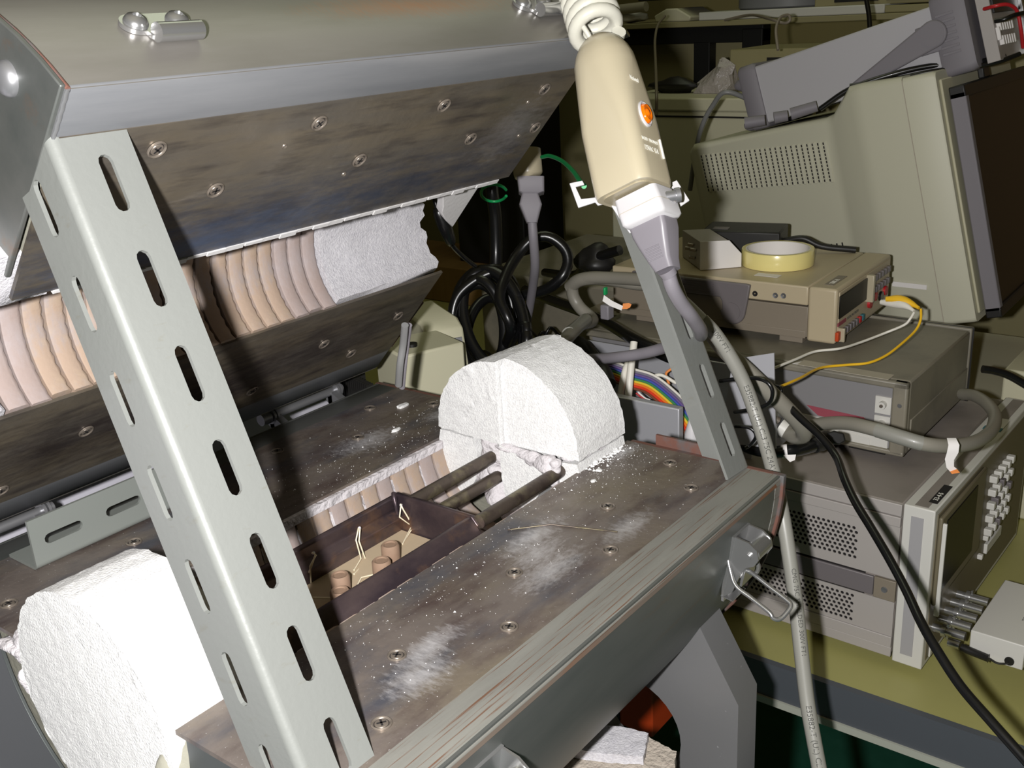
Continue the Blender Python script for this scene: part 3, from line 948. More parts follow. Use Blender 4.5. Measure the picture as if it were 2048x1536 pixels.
wg = 'sample lead wires in the trough'
for pts, lb in (
    ([(802, 1010), (799, 1034), (823, 1052), (805, 1088)], 'left strand of the bent wire pair at the closed end of the trough'),
    ([(801, 1008), (807, 1020), (824, 1048), (825, 1056), (806, 1086)], 'right strand of the bent wire pair at the closed end of the trough'),
    ([(717, 1056), (712, 1080), (722, 1117), (708, 1140)], 'left strand of the wire pair in the middle of the rear wall'),
    ([(720, 1057), (718, 1082), (732, 1122), (708, 1148)], 'right strand of the wire pair in the middle of the rear wall'),
    ([(624, 1106), (631, 1108), (622, 1135), (611, 1158)], 'left strand of the wire pair beside the near angle bar'),
    ([(624, 1105), (632, 1110), (620, 1132), (622, 1165)], 'right strand of the wire pair beside the near angle bar')):
    n_ = len(pts)
    P = []
    for i, q in enumerate(pts):
        a_ = on('y', q[0], q[1], 0.0045 if 0 < i else 0.0070)
        b_ = on('z', q[0], q[1], zt + 0.0006)
        f_ = 0 if i < n_ - 1 else 1
        P.append(a_ * (1 - f_) + b_ * f_)
    wire('lead_wire', P, 0.00042, M_wire, lb, 'wire', wg, 1)
wire('lead_wire', [on('z', *q, zt + 0.0012) for q in ((760, 1146), (722, 1155), (712, 1175))], 0.00042, M_wire, 'single bent wire between the middle pellets', 'wire', wg, 1)
wire('lead_wire', [on('z', *q, zt + 0.006) for q in ((560, 1194), (620, 1195), (682, 1196))], 0.00042, M_wire, 'straight wire crossing in front of the lowest pellet', 'wire', wg, 1)
for q in ((802, 1010), (719, 1056), (627, 1106)):
    p_ = on('y', q[0], q[1], 0.0072)
    o = obj('ceramic_bead', MB().lathe([(0, -0.0009), (0.0007, -0.0006), (0.0009, 0), (0.0007, 0.0006), (0, 0.0009)], Matrix.Translation(p_), 10), M_wool, tray, smooth=60)

# ------------------------------------------------------------------ ceramic foam blocks


def foam(name, poly, x0, x1, m, amp, seed, label, cat, rot=0.0, piv=None, nx=5, cuts=2):
    """poly (y,z) outline extruded along X, subdivided and roughened"""
    import bmesh
    me = MB().prismx(poly, x0, x1).mesh(name)
    bm = bmesh.new()
    bm.from_mesh(me)
    bmesh.ops.triangulate(bm, faces=[f for f in bm.faces if len(f.verts) > 4])
    for _ in range(5):
        es = [e_ for e_ in bm.edges if e_.calc_length() > 0.0042]
        if not es:
            break
        bmesh.ops.subdivide_edges(bm, edges=es, cuts=1)
        bmesh.ops.triangulate(bm, faces=[f for f in bm.faces if len(f.verts) > 4])
    rnd = random.Random(seed)
    bm.normal_update()
    sharp = {v.index for v in bm.verts if any(len(e_.link_faces) == 2 and e_.calc_face_angle(0) > 0.7 for e_ in v.link_edges)}
    for v in bm.verts:
        a_ = amp * (1.6 if v.index in sharp else 1.0)
        v.co += Vector((rnd.uniform(-1, 1), rnd.uniform(-1, 1), rnd.uniform(-1, 1))) * a_
    bm.to_mesh(me)
    bm.free()
    me.shade_smooth()
    me.set_sharp_from_angle(angle=radians(48))
    o = obj(name, me, m)
    if rot:
        p_ = Vector(piv)
        o.matrix_world = Matrix.Translation(p_) @ Matrix.Rotation(radians(rot), 4, 'Z') @ Matrix.Translation(-p_)
    return tag(o, label, cat)


def arc(cy, cz, r, a0, a1, n):
    return [(cy + r * cos(radians(a0 + (a1 - a0) * k / n)), cz + r * sin(radians(a0 + (a1 - a0) * k / n))) for k in range(n + 1)]


ZC = 0.0075
R1 = 0.0505
fp = 'ceramic block'
foam('foam_block', [(-0.0055, ZC)] + [(-0.0055, ZC + R1 - 0.004)] + arc(CYL, ZC, R1 + 0.002, 95, 180, 12), 0.2620, 0.3100, M_white, 0.00022, 3,
     'quarter-round white foam block, right-hand one of the pair on the far end', fp)
foam('foam_block', arc(CYL, ZC, R1 - 0.001, 0, 84, 12) + [(-0.0045, ZC + R1 - 0.0005), (-0.0045, ZC)], 0.2590, 0.3180, M_white, 0.00022, 5,
     'grainy quarter-round white foam block, left-hand one of the pair on the far end', fp, rot=-4, piv=(0.26, 0, 0))
foam('foam_block', [(-0.0430, 0.0035)] + [(-0.0555, 0.0055)] + arc(CYL, 0, R1 + 0.0022, 183, 222, 6) + [(-0.0400, -0.018), (-0.0420, -0.006)], 0.2620, 0.3100, M_white, 0.0002, 7,
     'small white foam rim piece at the front gap edge under the right-hand block', fp)
foam('foam_block', arc(CYL, 0, R1, -2, -50, 6) + [(0.018, -0.020), (0.016, -0.004), (0.019, 0.0055), (0.044, 0.0062)], 0.2620, 0.3050, M_white, 0.0002, 9,
     'small white foam rim piece at the rear gap edge under the left-hand block', fp)
foam('foam_block', [(-0.0042, 0.0070), (-0.0120, 0.0062), (-0.0370, -0.0010), (-0.0385, -0.0065), (-0.0250, -0.0265), (-0.0150, -0.0330), (-0.0075, -0.0300), (-0.0050, -0.012)], 0.2580, 0.3020, M_white, 0.0002, 11,
     'wedge-shaped white foam plug between the rods', fp)
foam('foam_block', arc(-0.003, -0.0110, 0.0525, 0, 345, 26), -0.004, 0.0365, M_white, 0.0002, 13, 'large round white foam plug glaring in the flash, front left corner', fp)

# ceramic wool stuffed round the rods
wm = []


def blob(c, r, seed, sx=1, sy=1, sz=1):
    mb = MB()
    rnd = random.Random(seed)
    import bmesh
    bm = bmesh.new()
    bmesh.ops.create_icosphere(bm, subdivisions=3, radius=1)
    ph = [rnd.uniform(0, 6) for _ in range(6)]
    for v in bm.verts:
        q = v.co
        k = 1 + 0.16 * sin(3 * q.x + ph[0]) + 0.14 * sin(4 * q.y + ph[1]) + 0.12 * sin(5 * q.z + ph[2]) + rnd.uniform(-0.03, 0.03)
        v.co = Vector((q.x * sx, q.y * sy, q.z * sz)) * r * k
    mb.add([v.co for v in bm.verts], [tuple(v.index for v in f.verts) for f in bm.faces], Matrix.Translation(c))
    bm.free()
    return mb


mb = MB()
for c, r, sx, sy, sz, sd in (((0.2640, 0.0040, 0.0005), 0.0086, 0.8, 1, 1.05, 1), ((0.2650, 0.0010, -0.0125), 0.0080, 0.8, 1.0, 1.1, 2), ((0.268, 0.0130, -0.018), 0.0095, 0.9, 1, 1.2, 3),
                             ((0.2640, 0.000, -0.028), 0.009, 1, 1.3, 1, 4), ((0.2640, -0.016, -0.035), 0.009, 1, 1.6, 0.8, 5)):
    b_ = blob(c, r, sd, sx, sy, sz)
    mb.add(b_.v, b_.f)
tag(obj('ceramic_wool', mb, M_wool, smooth=80), 'tuft of white ceramic wool packed round the rear rods', 'wool')
mb = MB()
for c, r, sx, sy, sz, sd in (((0.2610, -0.012, 0.0050), 0.0052, 0.8, 2.2, 0.5, 8), ((0.2610, -0.026, 0.0035), 0.0058, 0.8, 1.8, 0.65, 9), ((0.2585, -0.0380, 0.0035), 0.0062, 0.9, 1.3, 0.8, 10),
                             ((0.2575, -0.0435, 0.0045), 0.0045, 0.9, 1, 0.9, 11), ((0.2600, -0.0395, -0.005), 0.0045, 0.8, 1, 1.1, 12), ((0.285, -0.040, 0.0058), 0.006, 4.0, 2.2, 0.35, 13)):
    b_ = blob(c, r, sd, sx, sy, sz)
    mb.add(b_.v, b_.f)
tag(obj('ceramic_wool', mb, M_wool, smooth=80), 'roll of white ceramic wool squeezed under the upper foam blocks', 'wool')
mb = blob((0.002, 0.056, -0.006), 0.005, 21, 1.2, 1, 1.6)
b_ = blob((0.000, 0.052, -0.018), 0.0045, 22, 1, 0.8, 1.8)
mb.add(b_.v, b_.f)
b_ = blob((0.000, 0.0600, -0.0055), 0.0040, 24, 1, 2.6, 0.9)
mb.add(b_.v, b_.f)
tag(obj('ceramic_wool', mb, M_wool, smooth=80), 'ragged scrap of ceramic wool beside the large near plug', 'wool')
mb = blob((0.002, -0.0505, -0.017), 0.0085, 31, 1.0, 1.0, 1.6)
b_ = blob((0.000, -0.046, -0.034), 0.0085, 32, 1, 1.0, 1.3)
mb.add(b_.v, b_.f)
tag(obj('ceramic_wool', mb, M_board, smooth=80), 'yellowish packing under the corner of the front face plate', 'packing')

# white crumbs scattered over the plates
mb = MB()
rnd = random.Random(5)


def crumb(x, y, z, r):
    vs = [(x + r * rnd.uniform(0.5, 1) * a, y + r * rnd.uniform(0.5, 1) * b, z + r * c) for a, b, c in ((1, 0, .3), (-1, .2, .3), (0, 1, .3), (.1, -1, .3), (0, 0, 1))]
    mb.add(vs, [(0, 2, 4), (2, 1, 4), (1, 3, 4), (3, 0, 4), (0, 3, 1, 2)])


for k in range(1100):
    if rnd.random() < 0.66:
        x, y = rnd.uniform(0.05, 0.31), -0.056 - abs(rnd.gauss(0, 0.028))
        if rnd.random() < 0.4:
            x = rnd.gauss(0.29, 0.02)
            y = -0.057 - abs(rnd.gauss(0, 0.012))
        if y < -0.127 or x > 0.312:
            continue
    else:
        x, y = rnd.uniform(0.12, 0.31), 0.046 + abs(rnd.gauss(0.02, 0.02))
        if y > 0.128:
            continue
    crumb(x, y, 0.0004, rnd.choice((0.00016, 0.00018, 0.0002, 0.0003, 0.0004)) if rnd.random() < 0.985 else 0.0009)
for k in range(70):
    crumb(rnd.uniform(0.268, 0.306), -0.0565 - abs(rnd.gauss(0, 0.003)), 0.0004, rnd.uniform(0.0006, 0.0018))
tag(obj('ceramic_crumbs', mb, M_white), 'fine white ceramic crumbs scattered on the stained face plates', 'crumbs', kind='stuff')
for (x, y, rx, ry, lb) in ((0.2905, 0.1015, 0.0050, 0.0022, 'long flake of white foam on the rear face plate'), (0.2570, 0.0760, 0.0035, 0.0016, 'short flake of white foam near the rear gap edge'),
                           (0.2710, -0.0640, 0.0022, 0.0016, 'small white foam flake on the front plate beside the far foam blocks'), (0.2575, -0.0690, 0.0022, 0.0014, 'white foam flake a little nearer on the front plate')):
    mb = blob((x, y, 0.0008), rx, int(x * 1e4), 1, ry / rx, 0.28)
    tag(obj('foam_flake', mb, M_white, smooth=60), lb, 'flake')
# bent retaining wire lying on the front plate
wire('thin_wire', [(0.1880, -0.0640, 0.0009), (0.2040, -0.0790, 0.0009), (0.2135, -0.1080, 0.0009), (0.2145, -0.1110, 0.0009)], 0.00045, M_rod, 'thin dark wire bent across the front face plate', 'wire', k=1)

# ------------------------------------------------------------------ stand, bricks, orange bin under the furnace
st = tag(obj('stand_top', MB().box((-0.08, -0.175, -0.252), (0.30, 0.20, -0.236)), M_greybox, bev=0.002), 'grey stand plate under the furnace legs', 'stand')
for x in (-0.06, 0.27):
    for y in (-0.16, 0.17):
        obj('leg', MB().box((x, y, FZ), (x + 0.02, y + 0.02, -0.252)), M_greybox, st)


def rbox(name, a, b, M, m, parent=None, bev=0.001, seg=2, **k):
    return obj(name, MB().box(a, b, M), m, parent, bev=bev, seg=seg, **k)


# broken fire bricks stacked under the furnace front
def rough(name, mb_, m, amp, seed, label, cat, cell=0.0042):
    import bmesh
    me = mb_.mesh(name)
    bm = bmesh.new()
    bm.from_mesh(me)
    bmesh.ops.triangulate(bm, faces=[f for f in bm.faces if len(f.verts) > 4])
    for _ in range(5):
        es = [e_ for e_ in bm.edges if e_.calc_length() > cell]
        if not es:
            break
        bmesh.ops.subdivide_edges(bm, edges=es, cuts=1)
        bmesh.ops.triangulate(bm, faces=[f for f in bm.faces if len(f.verts) > 4])
    rn = random.Random(seed)
    for v in bm.verts:
        v.co += Vector((rn.uniform(-1, 1), rn.uniform(-1, 1), rn.uniform(-1, 1))) * amp
    bm.to_mesh(me)
    bm.free()
    me.shade_smooth()
    me.set_sharp_from_angle(angle=radians(48))
    return tag(obj(name, me, m), label, cat)


def quad(z, pts):
    return [tuple(on('z', x, y, z))[:2] for x, y in pts]


rough('fire_brick', MB().prism(quad(-0.1330, ((1150, 1470), (1296, 1474), (1352, 1503), (1345, 1580), (1200, 1640), (1080, 1560))), -0.236, -0.1330), M_brick, 0.0004, 41,
      'crumbly lower fire brick standing beside the leg below the furnace', 'brick')
rough('fire_brick', MB().prism(quad(-0.1270, ((1190, 1449), (1240, 1452), (1296, 1466), (1287, 1512), (1215, 1508), (1146, 1498))), -0.1325, -0.1270), M_foam2, 0.00035, 42,
      'thin grey-white broken slab lying on the lower fire brick', 'brick', 0.003)

bin_ = thing('orange_drawer_unit', 'orange-red metal drawer unit hanging under the bench edge, seen through the leg hole', 'drawer unit', (0.56, 0.10, -0.465))
obj('body', MB().box((0.520, 0.0505, -0.3925), (0.570, 0.086, -0.288)), M_orangebox, bin_, bev=0.0015)
obj('runner', MB().box((0.520, 0.0865, -0.420), (0.620, 0.110, -0.288)), M_rack, bin_, bev=0.001, label='black side runner')

# white enamel cabinet standing behind the furnace
cb = thing('side_cabinet', 'lilac-white enamel cabinet standing close behind the furnace hinge', 'cabinet', (0.05, 0.35, FZ))
obj('body', MB().box((-0.35, 0.247, FZ), (0.372, 0.62, 0.035)), M_cabwhite, cb, bev=0.003)
obj('drawer_front', MB().box((-0.34, 0.2425, -0.50), (0.365, 0.2475, 0.028)), M_cabwhite, cb, bev=0.002)
obj('handle', MB().box((-0.05, 0.235, -0.25), (0.05, 0.2425, -0.24)), M_zinc, cb, bev=0.001)

# ------------------------------------------------------------------ plug device hanging at the lid's far corner
A = at(1196, 72, 0.520)
B = at(1268, 388, 0.500)
AX = (B - A).normalized()
VW = Vector(CR[2])
U = Vector(CR[0])
U = (U - AX * U.dot(AX)).normalized()
V = AX.cross(U)
if V.dot(VW) > 0:
    V = -V
dev = thing('inline_outlet', 'cream bullet-shaped inline power outlet with an orange lamp on a coiled cord', 'outlet', tuple(B))
a0 = radians(-42)
e1 = U * cos(a0) + V * sin(a0) * 1.0
e2 = V * cos(a0) - U * sin(a0)
e1, e2 = (U * cos(a0) - V * sin(a0)), (V * cos(a0) + U * sin(a0))
LEN = (B - A).length


def rsec(c, a, b, r, n=6, ee=None):
    """rounded rectangle half sizes a,b, corner r, in e1/e2"""
    q1, q2 = ee or (e1, e2)
    out = []
    for (sx, sy, t0) in ((1, 1, 0), (-1, 1, 90), (-1, -1, 180), (1, -1, 270)):
        for k in range(n + 1):
            t = radians(t0 + 90 * k / n)
            out.append(c + q1 * (sx * (a - r) + r * cos(t)) + q2 * (sy * (b - r) + r * sin(t)))
    return out


secs = []
for s_ in (0.0, 0.008, 0.02, 0.04, 0.07, 0.12, 0.18, 0.24, 0.34, 0.45, 0.6, 0.8, 0.97, 1.0):
    dome = 1.0 if s_ > 0.24 else sqrt(max(0, 1 - ((0.24 - s_) / 0.24) ** 2))
    dome = max(dome, 0.10)
    a_ = 0.0158 * dome * (1.0 if s_ < 0.99 else 0.965)
    b_ = 0.0140 * (dome ** 0.9) * (1.0 if s_ < 0.99 else 0.955)
    r_ = min(a_, b_) * (0.97 if s_ < 0.24 else 0.97 - 0.50 * min(1, (s_ - 0.24) / 0.35))
    secs.append(rsec(A + AX * LEN * s_, a_, b_, r_))
obj('housing', MB().loft(secs), M_cream, dev, smooth=50)
obj('seam', MB().tube([A + AX * LEN * t - e1 * 0.0159 * (1 if t > 0.42 else sqrt(1 - ((0.42 - t) / 0.42) ** 2)) + e2 * 0.0028 for t in np.linspace(0.1, 0.99, 14)], 0.00025, 6), M_label, dev)
# socket face with prongs
sf = MB().loft([rsec(B + AX * 0.0, 0.0125, 0.0112, 0.005), rsec(B + AX * 0.0007, 0.0125, 0.0112, 0.005)])
obj('socket_face', sf, M_cream2, dev)
for d_ in (-0.004, 0.003):
    obj('prong', MB().box((-0.0022, -0.0006, 0), (0.0022, 0.0006, 0.006), frame(B + e1 * d_ + e2 * -0.002, e2, e1) if False else Matrix.Translation(B + e1 * d_ + e2 * 0.006)), M_zinc, dev, bev=0.0002)
# right side face: e1+ side; lamp, lettering
SF = frame(A + AX * LEN * 0.60 + e1 * 0.0159 + e2 * 0.001, e2 * -1, AX * -1)
if SF.col[2].to_3d().dot(e1) < 0:
    SF = frame(A + AX * LEN * 0.60 + e1 * 0.0159 + e2 * 0.001, e2, AX * -1)
lamp = MB().lathe([(0.0056, -0.0006), (0.0056, 0.0006), (0.0050, 0.0010), (0.0044, 0.0004)], SF @ Matrix.Diagonal((0.85, 1.2, 1, 1)), 28)
obj('lamp_surround', lamp, M_whitep, dev, smooth=50)
lamp = MB().lathe([(0.0044, -0.0002), (0.0044, 0.0012), (0.0036, 0.0022), (0.002, 0.0018), (0.0012, 0.0026), (0, 0.0027)], SF @ Matrix.Diagonal((0.85, 1.15, 1, 1)), 28)
obj('lamp_lens', lamp, M_orange, dev, smooth=60, label='orange neon lamp lens')
lettering('National', 0.0034, SF @ Matrix.Translation((-0.0060, 0.0170, 0.0002)), M_whiteink, dev, 0.62)
lettering('RATED  TWOWAY', 0.0024, SF @ Matrix.Translation((-0.0078, -0.0150, 0.0002)), M_whiteink, dev, 0.66)
lettering('125VAC 15A', 0.0036, SF @ Matrix.Translation((-0.0074, -0.0200, 0.0002)), M_whiteink, dev, 0.60)
obj('raised_bar', MB().box((0.0076, -0.0215, -0.0014), (0.0084, -0.0115, 0.0006), SF), M_whiteink, dev)
# coiled cord
mb = MB()
pts = []
rc = 0.0108
cdir = (at(1158, -60, 0.545) - A).normalized()
cu_, cv_ = (U - cdir * U.dot(cdir)).normalized(), None
cv_ = cdir.cross(cu_)
for k in range(0, 220):
    t = k / 20 * pi * 2 / 1.0 / 1.0
    t = k * 2 * pi / 22
    h = 0.0010 + 0.0069 * k / 22
    pts.append(A + cdir * h + cu_ * rc * cos(t) + cv_ * rc * sin(t))
obj('coiled_cord', MB().tube(pts, 0.0036, 12), M_coil, dev, smooth=80)
obj('cord_tail', MB().tube(spline([A + AX * 0.004 - U * 0.003, A - U * 0.006 - V * -0.004 + cdir * 0.002, A - U * 0.0085 + cdir * 0.009 + V * 0.006], 6), 0.0013, 10), M_coil, dev, smooth=80)

# silver buckle of the furnace lid poking out behind the coil
tag(obj('metal_clip', MB().prism([(-0.010, -0.004), (0.006, -0.004), (0.009, 0.0), (0.006, 0.004), (-0.010, 0.004)], 0, 0.0015, frame(at(1228, 62, 0.56), U + Vector((0, 0, -0.35)), V)), M_chrome, bev=0.0004),
    'shiny metal clip end poking out behind the coiled cord', 'clip')

# white holder sheet with notches behind the outlet


def sheet(pts, d, th, m, name='sheet'):
    """flat sheet facing the camera side, outline given at one distance plane tilted parallel to the device"""
    P = [at(x, y, d) for x, y in pts]
    o0 = P[0]
    F = frame(o0, U, AX * -1)
    Fi = F.inverted()
    poly = [(Fi @ p)[:2] for p in P]
    return obj(name, MB().prism(poly, -th, 0, F), m, bev=0.0003)


hold = sheet([(1139, 366), (1165, 360), (1169, 369), (1151, 374), (1162, 401), (1200, 396), (1240, 392), (1300, 372), (1346, 372), (1344, 364), (1354, 359), (1378, 404), (1357, 419), (1352, 402), (1330, 408),
              (1322, 440), (1268, 462), (1270, 469), (1257, 476), (1240, 448), (1218, 409), (1195, 415), (1190, 408), (1156, 420)], 0.512, 0.0012, M_whitep, 'holder_sheet')
tag(hold, 'notched white plastic holder sheet behind the lower end of the outlet', 'holder')

# white adapter block plugged into the outlet, and grey plug
ad = thing('plug_adapter', 'white plug adapter block pushed into the end of the cream outlet', 'adapter', tuple(at(1290, 430, 0.497)))
c0, c1_ = at(1287, 392, 0.5000), at(1306, 446, 0.4965)
AA = (c1_ - c0).normalized()
obj('body', MB().loft([rsec(c0, 0.0118, 0.0090, 0.0028), rsec(c0 * 0.5 + c1_ * 0.5, 0.0122, 0.0092, 0.0028), rsec(c1_ - AA * 0.0015, 0.0121, 0.0092, 0.0028), rsec(c1_, 0.0108, 0.0080, 0.0026)]), M_whitep, ad, smooth=50)
obj('seam', MB().loft([rsec(c0 * 0.5 + c1_ * 0.5 - AA * 0.0001, 0.01225, 0.00925, 0.0029), rsec(c0 * 0.5 + c1_ * 0.5 + AA * 0.0002, 0.01225, 0.00925, 0.0029)]), M_label, ad)
tcl = at(1338, 393, 0.4925)
obj('terminal_clip', MB().tube([tcl - U * 0.0038, tcl + U * 0.0030], 0.0026, 12).tube([tcl + U * 0.0030, tcl + U * 0.0052], 0.0036, 12), M_zinc, ad, smooth=40, label='silver earth terminal clip')
gp = thing('power_plug', 'lilac-grey power plug hanging from the white adapter, with grip ribs', 'plug', tuple(at(1310, 460, 0.497)))
g0, g1, g2, g3 = at(1307, 450, 0.4975), at(1318, 490, 0.4965), at(1328, 522, 0.496), at(1336, 541, 0.496)
obj('body', MB().loft([rsec(g0, 0.0098, 0.0072, 0.0022), rsec(g0 * 0.6 + g1 * 0.4, 0.0096, 0.0072, 0.0024), rsec(g1, 0.0082, 0.0066, 0.0024), rsec(g2, 0.0060, 0.0055, 0.0022), rsec(g3, 0.0050, 0.0048, 0.0022)]), M_greyplug, gp, smooth=50)
for k in range(5):
    cc = g1 * (1 - k / 6) + g2 * (k / 6) + (g2 - g1) * 0.25
    obj('grip_rib', MB().cyl(cc - e1 * 0.0048 + e2 * (0.0062 - 0.0002 * k), cc + e1 * 0.0035 + e2 * (0.0062 - 0.0002 * k), 0.00045, n=6), M_greyplug, gp)
obj('collar', MB().cyl(at(1333, 540, 0.496), at(1340, 552, 0.497), 0.0044, 0.0038, 16), M_greyplug, gp, smooth=40)
cable = [(1336, 545, 0.497), (1345, 575, 0.50), (1362, 606, 0.508), (1385, 636, 0.520), (1402, 664, 0.545), (1392, 676, 0.600), (1340, 692, 0.640), (1290, 706, 0.66), (1230, 715, 0.68), (1170, 718, 0.72), (1100, 712, 0.80)]
obj('cord', MB().tube(pl(cable, 8), 0.0036, 14), M_greyplug, gp, smooth=80)

# ------------------------------------------------------------------ signal analyser on the bench
AZ = -0.20868
yaw = radians(-1.5)
AM = BF @ Matrix.Translation((0.6066, -0.03012, 0)) @ Matrix.Rotation(yaw, 4, 'Z')
an = thing('signal_analyser', 'large grey rack instrument with perforated side panels standing on the olive bench', 'instrument', tuple(AM @ Vector((0, 0, BZ))))
AB = BZ + 0.0084
AH = AZ - AB
rbox('case', (0.0036, 0.024, AB + 0.0024), (0.255, 0.336, AZ - 0.0012), AM, M_an_top, an, 0.0012, label='case with a grey top cover')
rbox('front_bezel', (0.0, 0.0, AB - 0.0018), (0.258, 0.0225, AZ + 0.0006), AM, M_an_bez, an, 0.0009, label='light grey cast front bezel')
rbox('bezel_inlay', (-0.00048, 0.0075, AB + 0.0072), (0.0003, 0.0165, AZ - 0.0072), AM, M_an_vinyl, an, 0.00012)
rbox('top_strip', (0.0024, 0.006, AZ + 0.0003), (0.255, 0.0156, AZ + 0.00096), AM, M_an_top, an, 0.00018)
# side rails and perforated side panels
rbox('side_rail', (0.0009, 0.024, AZ - 0.0108), (0.0036, 0.336, AZ - 0.0012), AM, M_an_side, an, 0.00048)
rbox('side_rail', (0.0, 0.024, AZ - 0.0192), (0.0036, 0.336, AZ - 0.0114), AM, M_an_side, an, 0.00048)
rbox('side_rail', (0.0009, 0.024, AB), (0.0036, 0.336, AB + 0.0084), AM, M_an_side, an, 0.00048)
rbox('side_rail', (0.0, 0.024, AB + 0.0087), (0.0036, 0.336, AB + 0.018), AM, M_an_side, an, 0.00048)


def perfo(z0, z1, rows, name, label):
    holes = []
    ph, pv = 0.00402, 0.00348
    zc = (z0 + z1) / 2
    for r_ in range(rows):
        for c_ in range(26):
            holes.append(circ(0.0564 + c_ * ph + (ph / 2 if r_ % 2 else 0), zc + (r_ - (rows - 1) / 2) * pv, 0.00144, 7))
    me = plate([(0.024, z0), (0.336, z0), (0.336, z1), (0.024, z1)], holes, 0.00072)
    m2 = MB()
    addmesh(m2, me, AM @ Matrix(((0, 0, 1, 0.0012), (1, 0, 0, 0), (0, 1, 0, 0), (0, 0, 0, 1))))
    bpy.data.meshes.remove(me)
    return obj(name, m2, M_an_side, an, label=label)


perfo(AZ - 0.0633, AZ - 0.0195, 8, 'perforated_panel', 'upper side panel with rows of round vent holes')
perfo(AB + 0.0183, AZ - 0.0828, 7, 'perforated_panel', 'lower side panel with rows of round vent holes')
rbox('hole_backing', (0.0027, 0.048, AB + 0.018), (0.0033, 0.18, AZ - 0.0204), AM, M_dark, an, 0)
rbox('handle_strap', (0.00024, 0.0408, AZ - 0.0816), (0.0027, 0.216, AZ - 0.0654), AM, M_mm_handle, an, 0.00072, label='dark carrying strap')
rbox('strap_end', (-0.00024, 0.0237, AZ - 0.0822), (0.0027, 0.0402, AZ - 0.0648), AM, M_mm_grey, an, 0.00048)
obj('screw', MB().lathe([(0.00252, 0), (0.00216, 0.00084), (0.00072, 0.0006), (0, 0.00054)], AM @ frame((-0.00036, 0.0318, AZ - 0.0735), (0, 1, 0), (0, 0, 1)) @ Matrix.Rotation(pi, 4, 'X'), 16), M_zinc, an, smooth=50)
for y in (0.036, 0.114, 0.3):
    rbox('foot', (0.012, y, BZ + 0.00018), (0.036, y + 0.021, AB + 0.0036), AM, M_blackp, an, 0.0018)
rbox('foot', (0.222, 0.036, BZ + 0.00018), (0.246, 0.057, AB + 0.0036), AM, M_blackp, an, 0.0018)
# front panel facing -Y
rbox('front_panel', (0.006, -0.00072, AB + 0.0036), (0.252, 0.0012, AZ - 0.0048), AM, M_an_panel, an, 0.00024)
rbox('screen_frame', (0.0072, -0.0036, AB + 0.051), (0.114, -0.0006, AZ - 0.0072), AM, M_an_panel, an, 0.0012)
rbox('screen', (0.018, -0.00432, AB + 0.06), (0.09, -0.0033, AZ - 0.0132), AM, M_screen, an, 0.00024, label='dark display screen')
rbox('screen_trim', (0.0087, -0.0063, AB + 0.042), (0.0111, -0.0024, AZ - 0.012), AM, M_an_bez, an, 0.0006)
kn = MB()
for r_ in range(6):
    for c_ in range(9):
        x, z = 0.135 + c_ * 0.012, AZ - 0.024 - r_ * 0.0102
        if (r_ + c_) % 4 == 3:
            continue
        kn.box((x, -0.006, z - 0.003), (x + 0.0054, -0.0006, z + 0.0024), AM)
for r_ in range(5):
    for c_ in range(5):
        x, z = 0.135 + c_ * 0.012, AZ - 0.027 - r_ * 0.012
        o_ = rbox('key', (x, -0.0069, z - 0.003), (x + 0.006, -0.0006, z + 0.003), AM, M_an_bez if (r_ * c_) % 3 != 2 else M_mm_handle, an, 0.00072)
rbox('plate_recess', (0.141, -0.0036, AB + 0.033), (0.183, -0.0006, AB + 0.042), AM, M_an_bez, an, 0.0006)
for k in range(2):
    rbox('key', (0.123 + 0.012 * k, -0.0048, AB + 0.036 + 0.012 * k), (0.1272 + 0.012 * k, -0.0006, AB + 0.0402 + 0.012 * k), AM, M_an_bez, an, 0.0006)
for k in range(5):
    x = 0.0168 + 0.0144 * k
    c = AM @ Vector((x, -0.0006, AB + 0.0276))
    e = AM.to_3x3() @ Vector((0, -1, 0))
    obj('coaxial_connector', MB().tube([c, c + e * 0.0072, c + e * 0.00726, c + e * 0.0102, c + e * 0.01026, c + e * 0.024], [0.00312, 0.00312, 0.00492, 0.00492, 0.00348, 0.00348], 14), M_chrome, an, smooth=40)
    obj('bayonet_lug', MB().box((-0.00072, -0.00072, -0.0063), (0.00072, 0.00072, 0.0063), Matrix.Translation(c + e * 0.0114)), M_chrome, an)
dym = rbox('embossed_label', (0.012, 0.0027, AZ + 0.00072), (0.0468, 0.009, AZ + 0.00108), AM, M_dark, an, 0.00012, label='black embossed label with white characters')
lettering('33-4-5', 0.0051, AM @ Matrix.Translation((0.0168, 0.0042, AZ + 0.00114)), M_whiteink, an, 1.1)
# clear paper tag at bezel foot
rbox('release_tab', (0.012, -0.0021, AB + 0.0036), (0.0168, -0.0006, AB + 0.0204), AM, M_an_bez, an, 0.0006)
# green and white label on the top strip
rbox('label', (0.18, 0.0036, AZ + 0.00072), (0.2028, 0.018, AZ + 0.00108), AM, M_paper, an, 0.00006, label='white label')
rbox('label', (0.1716, 0.0036, AZ + 0.00072), (0.18, 0.018, AZ + 0.00108), AM, M_teal, an, 0.00006, label='green end of the label')

